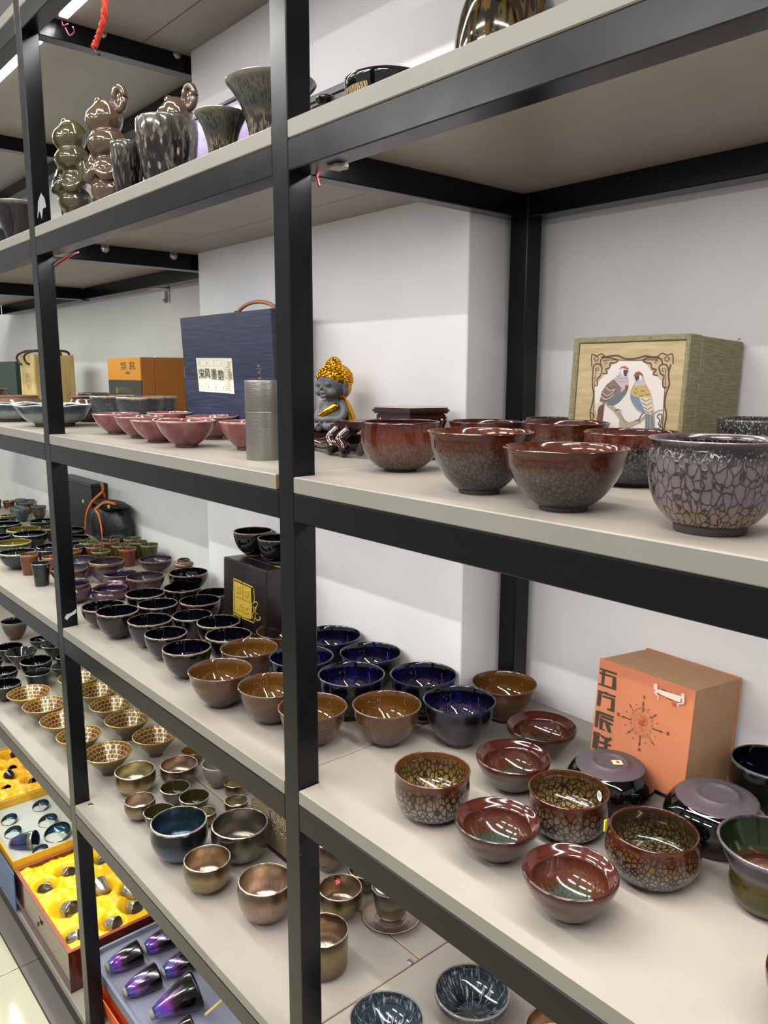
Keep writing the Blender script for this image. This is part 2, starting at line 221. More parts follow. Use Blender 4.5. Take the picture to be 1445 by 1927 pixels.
# ---------------------------------------------------------------- geometry helpers
def link(name, me, parent=None, m=None, smooth=False):
    o = bpy.data.objects.new(name, me); C.objects.link(o)
    if parent: o.parent = parent
    if m is not None and not me.materials:
        for x in (m if isinstance(m, (list, tuple)) else [m]): me.materials.append(x)
    if smooth:
        for p in me.polygons: p.use_smooth = True
    return o
def tag(o, label=None, cat=None, group=None, kind=None):
    for k, v in (('label', label), ('category', cat), ('group', group), ('kind', kind)):
        if v: o[k] = v
    return o
def empty(name, loc=(0, 0, 0), rot=(0, 0, 0)):
    o = bpy.data.objects.new(name, None); C.objects.link(o); o.location = loc; o.rotation_euler = rot; o.empty_display_size = .02
    return o
class B:
    """collects geometry into one mesh"""
    def __init__(s): s.bm = bmesh.new()
    def box(s, a, b, bev=0, mi=0, seg=1, M=None):
        x0, y0, z0 = a; x1, y1, z1 = b
        v = [s.bm.verts.new(p) for p in ((x0,y0,z0),(x1,y0,z0),(x1,y1,z0),(x0,y1,z0),(x0,y0,z1),(x1,y0,z1),(x1,y1,z1),(x0,y1,z1))]
        fs = [s.bm.faces.new([v[i] for i in q]) for q in ((0,3,2,1),(4,5,6,7),(0,1,5,4),(1,2,6,5),(2,3,7,6),(3,0,4,7))]
        for f in fs: f.material_index = mi
        if M is not None:
            for q in v: q.co = M @ q.co
        if bev:
            es = list({e for f in fs for e in f.edges})
            bmesh.ops.bevel(s.bm, geom=es, offset=bev, segments=seg, affect='EDGES', profile=.5)
        return s
    def prism(s, pts, z0, z1, mi=0, bev=0):
        lo = [s.bm.verts.new((x, y, z0)) for x, y in pts]; hi = [s.bm.verts.new((x, y, z1)) for x, y in pts]
        n = len(pts); fs = [s.bm.faces.new(lo[::-1]), s.bm.faces.new(hi)]
        for i in range(n): fs.append(s.bm.faces.new((lo[i], lo[(i+1) % n], hi[(i+1) % n], hi[i])))
        for f in fs: f.material_index = mi
        if bev: bmesh.ops.bevel(s.bm, geom=list({e for f in fs[:2] for e in f.edges}), offset=bev, segments=2, affect='EDGES')
        return s
    def tube(s, pts, r, seg=8, mi=0, cap=True):
        pts = [Vector(p) for p in pts]; rings = []
        up = Vector((0, 0, 1))
        for i, p in enumerate(pts):
            d = (pts[min(i+1, len(pts)-1)] - pts[max(i-1, 0)]).normalized()
            u = d.cross(up)
            if u.length < .1: u = d.cross(Vector((0, 1, 0)))
            u.normalize(); v = d.cross(u); rr = r[i] if isinstance(r, (list, tuple)) else r
            rings.append([s.bm.verts.new(p + (u*math.cos(a)+v*math.sin(a))*rr) for a in [k*2*math.pi/seg for k in range(seg)]])
        for a, b in zip(rings, rings[1:]):
            for i in range(seg):
                f = s.bm.faces.new((a[i], a[(i+1) % seg], b[(i+1) % seg], b[i])); f.smooth = True; f.material_index = mi
        if cap:
            s.bm.faces.new(rings[0][::-1]).material_index = mi; s.bm.faces.new(rings[-1]).material_index = mi
        return s
    def ball(s, c, r, seg=12, mi=0, sc=(1, 1, 1), M=None):
        nv = max(6, seg//2+2); rings = []
        for j in range(1, nv):
            a = math.pi*j/nv
            rings.append([s.bm.verts.new((c[0]+sc[0]*r*math.sin(a)*math.cos(b), c[1]+sc[1]*r*math.sin(a)*math.sin(b), c[2]+sc[2]*r*math.cos(a))) for b in [k*2*math.pi/seg for k in range(seg)]])
        t_ = s.bm.verts.new((c[0], c[1], c[2]+sc[2]*r)); b_ = s.bm.verts.new((c[0], c[1], c[2]-sc[2]*r)); fs = []
        for k in range(seg):
            k2 = (k+1) % seg
            fs.append(s.bm.faces.new((t_, rings[0][k], rings[0][k2]))); fs.append(s.bm.faces.new((b_, rings[-1][k2], rings[-1][k])))
            for p, q in zip(rings, rings[1:]): fs.append(s.bm.faces.new((p[k], q[k], q[k2], p[k2])))
        for f in fs: f.smooth = True; f.material_index = mi
        return s
    def cyl(s, c0, c1, r0, r1=None, seg=16, mi=0): return s.tube([c0, c1], [r0, r0 if r1 is None else r1], seg, mi)
    def done(s, name, m, parent=None):
        bmesh.ops.recalc_face_normals(s.bm, faces=s.bm.faces)
        me = bpy.data.meshes.new(name); s.bm.to_mesh(me); s.bm.free()
        return link(name, me, parent, m)
def catmull(pts, n=3):
    if len(pts) < 3: return pts
    out = []
    P = [pts[0]] + list(pts) + [pts[-1]]
    for i in range(1, len(P)-2):
        p0, p1, p2, p3 = P[i-1], P[i], P[i+1], P[i+2]
        for k in range(n):
            u = k/n
            out.append(tuple(.5*((2*b)+(-a+c)*u+(2*a-5*b+4*c-d)*u*u+(-a+3*b-3*c+d)*u**3) for a, b, c, d in zip(p0, p1, p2, p3)))
    out.append(pts[-1]); return out
def lathe_mesh(name, outer, inner=None, seg=48, lobes=None, smooth=True, n=3, flip=False):
    if smooth:
        outer = catmull(outer, n); inner = catmull(inner, n) if inner else None
    prof = []
    def arc(ps, t0, t1):
        L = [0]
        for a, b in zip(ps, ps[1:]): L.append(L[-1]+math.hypot(b[0]-a[0], b[1]-a[1]))
        return [(p[0], p[1], t0+(t1-t0)*l/(L[-1] or 1)) for p, l in zip(ps, L)]
    prof = arc(outer, 0, 1)
    if inner: prof += arc(inner, 1, 2)
    vs, ts, fs = [], [], []
    rings = []
    for r, z, t_ in prof:
        if r < 1e-4:
            rings.append([len(vs)]); vs.append((0, 0, z)); ts.append(t_)
        else:
            ring = []
            for k in range(seg):
                a = k*2*math.pi/seg; rr, zz = r, z
                if lobes:
                    q = math.cos(lobes[0]*a); wgt = max(0, (z-.35)/.65)
                    rr += q*lobes[1]*wgt; zz += q*lobes[2]*wgt
                ring.append(len(vs)); vs.append((rr*math.cos(a), rr*math.sin(a), zz)); ts.append(t_)
            rings.append(ring)
    for a, b in zip(rings, rings[1:]):
        if len(a) == 1 and len(b) == 1: continue
        for k in range(seg):
            k2 = (k+1) % seg
            if len(a) == 1: fs.append((a[0], b[k2], b[k]))
            elif len(b) == 1: fs.append((a[k], a[k2], b[0]))
            else: fs.append((a[k], a[k2], b[k2], b[k]))
    if len(rings[0]) > 1: fs.append(tuple(rings[0][::-1]))
    me = bpy.data.meshes.new(name); me.from_pydata(vs, [], fs); me.update()
    at = me.attributes.new('t', 'FLOAT', 'POINT'); at.data.foreach_set('value', ts)
    me.polygons.foreach_set('use_smooth', [True]*len(me.polygons))
    return me
def inner_of(outer, th=.055, zf=.16, rimdrop=0):
    pts = [(r-th, z-rimdrop) for r, z in outer if z > zf+.12][::-1]
    r0 = outer[-1][0]
    return [(r0, outer[-1][1]), (r0-th*.45, outer[-1][1]+.012)] + pts[0:] + [(max(.12, pts[-1][0]*.62), zf+.05), (.12, zf+.005), (0, zf)]
# ---------------------------------------------------------------- bowl shapes (unit radius, unit height)
PR = {
 'flare': [(.40,.07),(.48,.11),(.66,.27),(.82,.5),(.92,.7),(.945,.84),(.965,.92),(1,1)],
 'round': [(.36,.07),(.5,.12),(.72,.28),(.88,.5),(.965,.72),(.995,.88),(.99,1)],
 'tight': [(.42,.05),(.6,.1),(.86,.3),(.985,.55),(1.0,.75),(.985,.9),(.97,1)],
 'cup':   [(.55,.05),(.68,.07),(.86,.2),(.96,.42),(.99,.65),(.975,.86),(1,1)],
 'cyl':   [(.84,.03),(.9,.05),(.95,.12),(.97,.4),(.98,.75),(1,1)],
 'straight': [(.72,0),(.745,.03),(.8,.3),(.88,.65),(1,1)],
 'cone':  [(.30,.12),(.34,.17),(.55,.4),(.78,.68),(.96,.93),(1,1)],
 'hard':  [(.30,.06),(.34,.08),(.6,.4),(.85,.78),(1,1)],
 'pink':  [(.38,.12),(.45,.15),(.68,.38),(.85,.62),(.95,.85),(1,1)],
 'bellyneck': [(.55,.06),(.75,.12),(.97,.34),(1.03,.55),(.99,.72),(.93,.8),(.95,.9),(1,1)],
 'squat': [(.62,.03),(.78,.08),(1.0,.3),(1.085,.52),(1.05,.75),(.985,.92),(1,1)],
 'jar':   [(.6,.05),(.85,.15),(1.12,.4),(1.15,.62),(.98,.84),(.92,.92),(1,1)],
 'big':   [(.56,.10),(.66,.13),(.86,.3),(.97,.55),(1.0,.78),(.955,.93),(1,1)],
 'lotus': [(.5,.14),(.56,.17),(.72,.34),(.82,.55),(.9,.8),(1,1)],
 'taper': [(.5,.05),(.6,.1),(.8,.35),(.92,.7),(1,1)],
}
SHAPE = dict(turtle='flare', turtleround='tight', turtledark='cup', silver='big', oildark='round', oilblue='round', blue='flare', brown='flare', black='round',
 blackwide='round', blackfoot='round', black2='round', cone='hard', cupblack='straight', cupblack2='straight', lustre='round', lustrebelly='bellyneck', cupbrown='straight',
 cupolive='straight', cupgrey='taper', cuptan='taper', cupgold='taper', oliveb='round', bluegrey='round', turtlecup='cup', dish='dish', belly='squat', purple='tight', lotus='lotus', pink='pink',
 grey='round', jar='jar', jarpink='jar', gold='cone', metalol='tight', metalpk='tight', olivecup='taper', metalblue='tight', metalgr='tight', metalbr='tight', metalcyl='cyl', opal='flare', amber='taper', qbrown='flare')
FOOT = dict(turtle=clay, silver=clay, pink=clay_brown, lotus=clay_brown, blackfoot=clay_pale, brown=clay, black=clay_brown, cone=clay)
CAT = dict(cupblack='cup', cupblack2='cup', cupbrown='cup', cupolive='cup', cupgrey='cup', cuptan='cup', cupgold='cup', turtlecup='cup', olivecup='cup', metalcyl='cup', cone='cup', jar='jar', jarpink='jar')
GROUP = dict(blue='cobalt-blue bowls', brown='amber-brown bowls', black='black tan-rimmed bowls', lustre='purple lustre bowls', cupbrown='straight cups', cupolive='straight cups', pink='pink bowls', gold='gold petal-pattern bowls', dish='red-brown lipped bowls', turtle='brown crackled bowls', black2='plain black bowls', grey='matt grey bowls')
MESH = {}
def bowl_mesh(st):
    if st in MESH: return MESH[st]
    sh = SHAPE[st]
    if sh == 'dish':
        outer = [(.38,.07),(.46,.1),(.62,.24),(.74,.4),(.86,.58),(.96,.78),(1.0,.9),(.995,.98)]
        inner = [(.995,.98),(.975,1.0),(.945,.985),(.87,.90),(.80,.845),(.765,.80),(.74,.70),(.66,.50),(.48,.31),(.25,.21),(.1,.19),(0,.19)]
        seg = 72
    else:
        outer = PR[sh]; inner = inner_of(outer, .07 if sh in ('straight', 'taper') else .05, .1 if sh in ('straight', 'cyl') else .17)
        seg = 64 if st in ('silver','turtle','turtleround','turtledark','turtlecup','belly','blue','brown','oilblue','lotus','metalblue','metalgr','metalbr') else 40
    me = lathe_mesh(st+'_body', outer, inner, seg, lobes=(6, .03, .03) if st == 'lotus' else None)
    me.materials.append(G[st])
    r0, z0 = outer[0]
    fo = None
    if z0 > .02:
        fo = lathe_mesh(st+'_foot', [(r0*.93, 0), (r0*.97, .008), (r0, z0+.01), (r0*.99, z0+.02)], None, 32, smooth=False)
        fo.materials.append(FOOT.get(st, clay))
    MESH[st] = (me, fo)
    return MESH[st]
def vessel(st, x, y, z, R, H, label, name=None, rot=(0, 0, 0)):
    me, fo = bowl_mesh(st)
    nm = name or ({'cup': 'tea_cup', 'jar': 'small_jar'}.get(CAT.get(st, 'bowl'), 'tea_bowl'))
    o = link(nm, me); o.location = (x, y, z); o.scale = (R, R, H)
    o.rotation_euler = rot if any(rot) else (0, 0, random.uniform(0, 6.28))
    tag(o, label, CAT.get(st, 'bowl'), GROUP.get(st))
    if fo: link('foot', fo, o)
    return o
def custom(name, outer, inner, m, loc, R, H, label, cat, group=None, seg=48, rot=(0, 0, 0), foot=None, zf=None):
    me = lathe_mesh(name, outer, inner or inner_of(outer), seg); me.materials.append(m)
    o = link(name, me); o.location = loc; o.scale = (R, R, H); o.rotation_euler = rot
    tag(o, label, cat, group)
    r0, z0 = outer[0]
    if z0 > .02 and foot is not False:
        fo = lathe_mesh('foot', [(r0*.94, 0), (r0, z0+.01)], None, 32, smooth=False); fo.materials.append(foot or clay); link('foot', fo, o)
    return o
def fused(shapes, name, m, parent, vox=.0016):
    """one continuous surface from overlapping rounded masses"""
    b = B()
    for c, r, sc in shapes: b.ball(c, r, 20, sc=sc)
    bmesh.ops.recalc_face_normals(b.bm, faces=b.bm.faces)
    me = bpy.data.meshes.new('tmp'); b.bm.to_mesh(me); b.bm.free()
    o = bpy.data.objects.new('tmp', me); TS.collection.objects.link(o)
    md = o.modifiers.new('r', 'REMESH'); md.mode = 'VOXEL'; md.voxel_size = vox; md.use_smooth_shade = True
    sm = o.modifiers.new('s', 'SMOOTH'); sm.iterations = 5; sm.factor = .5
    TS.view_layers[0].update(); dg = TS.view_layers[0].depsgraph; dg.update()
    me2 = bpy.data.meshes.new_from_object(o.evaluated_get(dg))
    bpy.data.objects.remove(o); bpy.data.meshes.remove(me)
    me2.name = name
    for p in me2.polygons: p.use_smooth = True
    return link(name, me2, parent, m)
def along(pts, r0, r1, n=8):
    out = []; q = catmull([tuple(p) for p in pts], n)
    for i, p in enumerate(q): out.append((p, r0+(r1-r0)*i/(len(q)-1), (1, 1, 1)))
    return out

def text(body, m, parent, loc, rot, size, name='lettering', bold=0., sx=1., depth=.0002):
    cu = bpy.data.curves.new('txt', 'FONT'); cu.body = body; cu.size = size; cu.align_x = 'CENTER'; cu.align_y = 'CENTER'; cu.offset = bold; cu.extrude = depth; cu.resolution_u = 2
    to = bpy.data.objects.new('txt', cu); TS.collection.objects.link(to)
    TS.view_layers[0].update(); dg = TS.view_layers[0].depsgraph; dg.update()
    me = bpy.data.meshes.new_from_object(to.evaluated_get(dg))
    bpy.data.objects.remove(to)
    me.materials.clear()
    o = link(name, me, parent, m); o.location = loc; o.rotation_euler = rot; o.scale = (sx, 1, 1)
    return o
def print_polys(items, cols, parent, name, y=-.0003, step=.00004, cut=None):
    """flat print on a front face (local x,z in millimetres)"""
    bm = bmesh.new(); mats = []; d = 0
    for kind, c, pts, wd in items:
        if c not in mats: mats.append(c)
        mi = mats.index(c); d += step
        P_ = [(px/1000, pz/1000) for px, pz in pts]
        if cut: P_ = [(min(max(px, cut[0]), cut[1]), max(pz, cut[2])) for px, pz in P_]
        if kind == 'p':
            try:
                f = bm.faces.new([bm.verts.new((px, y-d, pz)) for px, pz in P_]); f.material_index = mi
            except Exception: pass
        else:
            q = catmull(P_, 3) if len(P_) > 3 else P_
            hw = wd/2000; L_, R_ = [], []
            for i, p in enumerate(q):
                a = q[max(i-1, 0)]; b = q[min(i+1, len(q)-1)]; dx, dz = b[0]-a[0], b[1]-a[1]; n = math.hypot(dx, dz) or 1
                L_.append(bm.verts.new((p[0]-dz/n*hw, y-d, p[1]+dx/n*hw))); R_.append(bm.verts.new((p[0]+dz/n*hw, y-d, p[1]-dx/n*hw)))
            for i in range(len(q)-1):
                f = bm.faces.new((L_[i], L_[i+1], R_[i+1], R_[i])); f.material_index = mi
    me = bpy.data.meshes.new(name); bm.to_mesh(me); bm.free()
    return link(name, me, parent, [cols[c] for c in mats])

# ---------------------------------------------------------------- shell: floor, walls, ceiling
XL, XR = -4.4, 2.4
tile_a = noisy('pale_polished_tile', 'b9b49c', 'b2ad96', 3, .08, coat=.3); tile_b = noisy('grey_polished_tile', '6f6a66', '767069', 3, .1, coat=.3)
grout = mat('dark_grout', '34302a', .8)
fl = B().box((XL, -3.6, FLOOR-.06), (XR, .9, FLOOR-.004)).done('floor', grout); tag(fl, kind='structure')
tw = .797
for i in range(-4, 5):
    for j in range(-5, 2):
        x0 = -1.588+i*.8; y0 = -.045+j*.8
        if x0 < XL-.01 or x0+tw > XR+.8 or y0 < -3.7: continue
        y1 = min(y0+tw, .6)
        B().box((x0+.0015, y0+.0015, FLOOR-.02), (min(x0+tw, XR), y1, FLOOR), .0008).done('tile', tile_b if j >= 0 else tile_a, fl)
def struct(name, a, b, m, bev=0):
    return tag(B().box(a, b, bev).done(name, m), kind='structure')
WY = .567
struct('wall_back', (XL, WY, FLOOR-.06), (XR, WY+.12, CEIL), wall_m)
struct('wall_pillar', (-1.04, .412, FLOOR), (-.045, WY+.01, CEIL), wall_m, .002)
struct('ceiling', (XL, -3.6, CEIL), (XR, .69, CEIL+.1), mat('ceiling_white', 'd8d8d8', .9))
# ---------------------------------------------------------------- the welded rack
PW = .04
LV = [('base', -.315, .025, .04), ('B', .3815, .025, .045), ('L', .8778, .025, .045), ('M', 1.376, .0245, .043), ('T', 1.867, .0245, .0415), ('X', 2.365, .025, .045)]
posts = [1.062, 0., -1.062, -2.124, -3.186]          # right-hand (+x) face of every post
rack = empty('shelf_rack', (0, 0, FLOOR))
tag(rack, 'black painted welded steel rack with square posts carrying all the shelf boards', 'shelf rack')
def rk(b, name): o = b.done(name, steel, rack); o.location = (0, 0, -FLOOR); return o
for x in posts:
    rk(B().box((x-PW, 0, FLOOR), (x, PW, 2.6), .0015), 'front_post')
    if x > -.5: rk(B().box((x-PW+.01, .504, FLOOR), (x+.01, .545, 2.6), .0015), 'rear_post')
for nm, z, bt, bh in LV:
    zt = z-bt; zb = zt-bh
    for a, b in zip(posts[1:], posts[:-1]):
        rk(B().box((a, .0, zb), (b-PW, PW*.97, zt-.0005), .0015), 'front_beam')
        for x0, x1 in ([(a+.01, b-PW-.001 if b < 0 else b-PW+.01)] if a != -1.062 else []):
            rk(B().box((x0, .504, zb), (x1, .545, zt-.0005), .0015), 'rear_beam')
    for x in posts:
        ye = .504 if not -.1 < x < .1 or True else .41
        if nm == 'X' and x > 0: continue
        if x == 0.: rk(B().box((x-.03, PW, zb), (x, .504, zt-.0005), .0015), 'side_beam')
        elif x == -1.062: rk(B().box((x-PW, PW, zb), (x, .545, zt-.0005), .0015), 'side_beam')
        else: rk(B().box((x-PW, PW, zb), (x, .504, zt-.0005), .0015), 'side_beam')
# dome bolts on the two upper side beams at the left post
for z in (2.335, 1.834):
    for y in ((.19, .385) if z > 2 else (.167, .352)):
        b = B().ball((-1.061, y, z), .009, 12, sc=(.45, 1, 1)); b.cyl((-1.0625, y, z), (-1.060, y, z), .011, seg=16)
        o = b.done('bolt', screw_m, rack); o.location = (0, 0, -FLOOR)
# ---------------------------------------------------------------- boards
def board(pts, z, th, label, slots=None):
    bm = bmesh.new(); n = len(pts)
    hi = [bm.verts.new((x, y, z)) for x, y in pts]; lo = [bm.verts.new((x, y, z-th)) for x, y in pts]
    f1 = bm.faces.new(hi); f2 = bm.faces.new(lo[::-1])
    for i in range(n):
        f = bm.faces.new((hi[(i+1) % n], hi[i], lo[i], lo[(i+1) % n]))
        nx = pts[(i+1) % n][1]-pts[i][1]
        f.material_index = 1 if abs(nx) < 1e-6 and pts[i][1] < .02 else 2
    bmesh.ops.recalc_face_normals(bm, faces=bm.faces)
    bmesh.ops.bevel(bm, geom=[e for e in bm.edges if abs(e.verts[0].co.z-e.verts[1].co.z) < 1e-6], offset=.0016, segments=1, affect='EDGES')
    me = bpy.data.meshes.new('shelf_board'); bm.to_mesh(me); bm.free()
    return tag(link('shelf_board', me, None, [top_m, edge_m, core_m]), label, 'shelf board')
e = .0008; NB = {'base': 'lowest boards carrying the gift boxes', 'B': 'boards with gold and metallic bowls', 'L': 'boards with blue, black and amber bowls', 'M': 'boards with pink bowls and statuette', 'T': 'upper boards with figurines and vases', 'X': 'topmost boards'}
WH = {'base': 'lowest', 'B': 'fourth from top', 'L': 'third from top', 'M': 'second from top', 'T': 'upper', 'X': 'topmost'}
for nm, z, bt, bh in LV:
    c = WH[nm]
    back = .562
    if nm != 'X':
        board([(-.0445, PW+e), (.0006, PW+e), (.0006, 0), (1.0205, 0), (1.0205, back), (-.0435, back)], z, bt, 'grey laminate board of the right bay, %s shelf' % c)
    board([(-1.063, PW+e), (-1.0614, PW+e), (-1.0614, 0), (-.0408-(.006 if nm == 'M' else .0), 0), (-.0408-(.006 if nm == 'M' else 0), PW+e), (-.0465, PW+e), (-.0465, .292 if nm in 'TX' else .312), (-1.063, .292 if nm in 'TX' else .312)], z, bt, 'grey laminate front board of the middle bay, %s shelf' % c)
    yb = .294 if nm in 'TX' else .3145
    board([(-1.063, yb), (-.0465, yb), (-.0465, .4105), (-1.041, .4105), (-1.041, back), (-1.063, back)], z, bt, 'narrow grey rear board against the pillar, %s shelf' % c)
    for k, x1 in enumerate((-1.0645, -2.1265)):
        w_ = 'left bay' if k == 0 else 'far left bay'
        px = x1-.0375+.0045-.005
        board([(x1-1.0605, PW+e), (x1-1.0585, PW+e), (x1-1.0585, 0), (px, 0), (px, PW+e), (x1, PW+e), (x1, back), (x1-1.0605, back)], z, bt, 'grey laminate board of the %s, %s shelf' % (w_, c))
# board screws
for x, y in ((-.054, .295), (-1.0375, .033)):
    b = B(); b.cyl((x, y, .3812), (x, y, .3827), .0075, .006, 20); o = b.done('board_screw', screw_m)
    bb = B().box((x-.005, y-.0008, .3826), (x+.005, y+.0008, .3831)).done('screw_slot', mat('dark_slot', '303030', .6), o)
    tag(o, 'steel screw head in the board %s' % ('near the junction of three boards' if x > -1 else 'beside the left front post'), 'screw')
# ---------------------------------------------------------------- led strips under the boards, behind the front beams
led_m = bpy.data.materials.new('led_diffuser'); led_m.use_nodes = True
nt = led_m.node_tree; bs = nt.nodes['Principled BSDF']; bs.inputs['Base Color'].default_value = (.9, .9, .9, 1)
bs.inputs['Emission Color'].default_value = (.92, .95, 1, 1); bs.inputs['Emission Strength'].default_value = 6
alu = mat('aluminium_channel', 'b0b0b0', .35, 1.)
def led(x0, x1, z, label, power, col=(1, .97, .95)):
    o = B().box((x0, .072, z-.004), (x1, .100, z-.0005), .0006).done('led_strip', alu); tag(o, label, 'strip light', 'LED strips under the shelf boards')
    B().box((x0+.002, .075, z-.009), (x1-.002, .097, z-.004), .002).done('diffuser', led_m, o)
    area('strip_lamp', ((x0+x1)/2, .086, z-.0095), (0, 0, 0), x1-x0-.02, .02, power, col)
BAYN = [('right bay', .02, .98, 0), ('middle bay', -1.03, -.06, 1), ('left bay', -2.08, -1.115, 2), ('far left bay', -3.14, -2.18, 3)]
LC = [(1, .965, .93), (1, .985, .985), (.93, 1, .90), (.93, 1, .90)]
LP = (4.2, 3.0, 3.8, 3.8)
for nm, z, bt, bh in LV:
    if nm == 'base': continue
    for bn, x0, x1, k in BAYN:
        if nm == 'X' and k == 0: continue
        led(x0, x1, z-bt, 'LED strip light of the %s under the %s board' % (bn, WH[nm]), LP[k] * {('M', 0): 1.35, ('L', 0): 1.1}.get((nm, k), 1.), LC[k])
# ---------------------------------------------------------------- ceiling lamps of the shop
lamp_m = bpy.data.materials.new('lamp_diffuser'); lamp_m.use_nodes = True
bs = lamp_m.node_tree.nodes['Principled BSDF']; bs.inputs['Emission Color'].default_value = (1, 1, .98, 1); bs.inputs['Emission Strength'].default_value = 16
for i, (x, y) in enumerate(((.9, -1.0), (-.6, -1.0), (-2.1, -1.0), (.9, -2.4), (-.6, -2.4), (-2.1, -2.4))):
    o = B().box((x-.5, y-.06, CEIL-.05), (x+.5, y+.06, CEIL-.001), .004).done('ceiling_lamp', mat('white_metal', 'e0e0e0', .4)); tag(o, 'long white ceiling lamp, %s of its row, in the row %s the shelves' % (('right end', 'middle', 'left end')[i % 3], 'nearer to' if i < 3 else 'farther from'), 'ceiling lamp')
    B().box((x-.48, y-.03, CEIL-.062), (x+.48, y+.03, CEIL-.05), .003).done('diffuser', lamp_m, o)
    area('tube_lamp', (x, y, CEIL-.063), (0, 0, 0), .96, .06, 30, (1, .99, .96))
for i in range(6):
    x = 1.2-i*.7; y = -1.7
    o = B().cyl((x, y, CEIL-.02), (x, y, CEIL-.001), .055, seg=24).done('spot_lamp', MATS['white_metal']); tag(o, 'round recessed ceiling spot over the aisle, %s from the right' % ('first', 'second', 'third', 'fourth', 'fifth', 'sixth')[i], 'ceiling lamp')
    B().cyl((x, y, CEIL-.024), (x, y, CEIL-.02), .04, seg=20).done('diffuser', lamp_m, o)
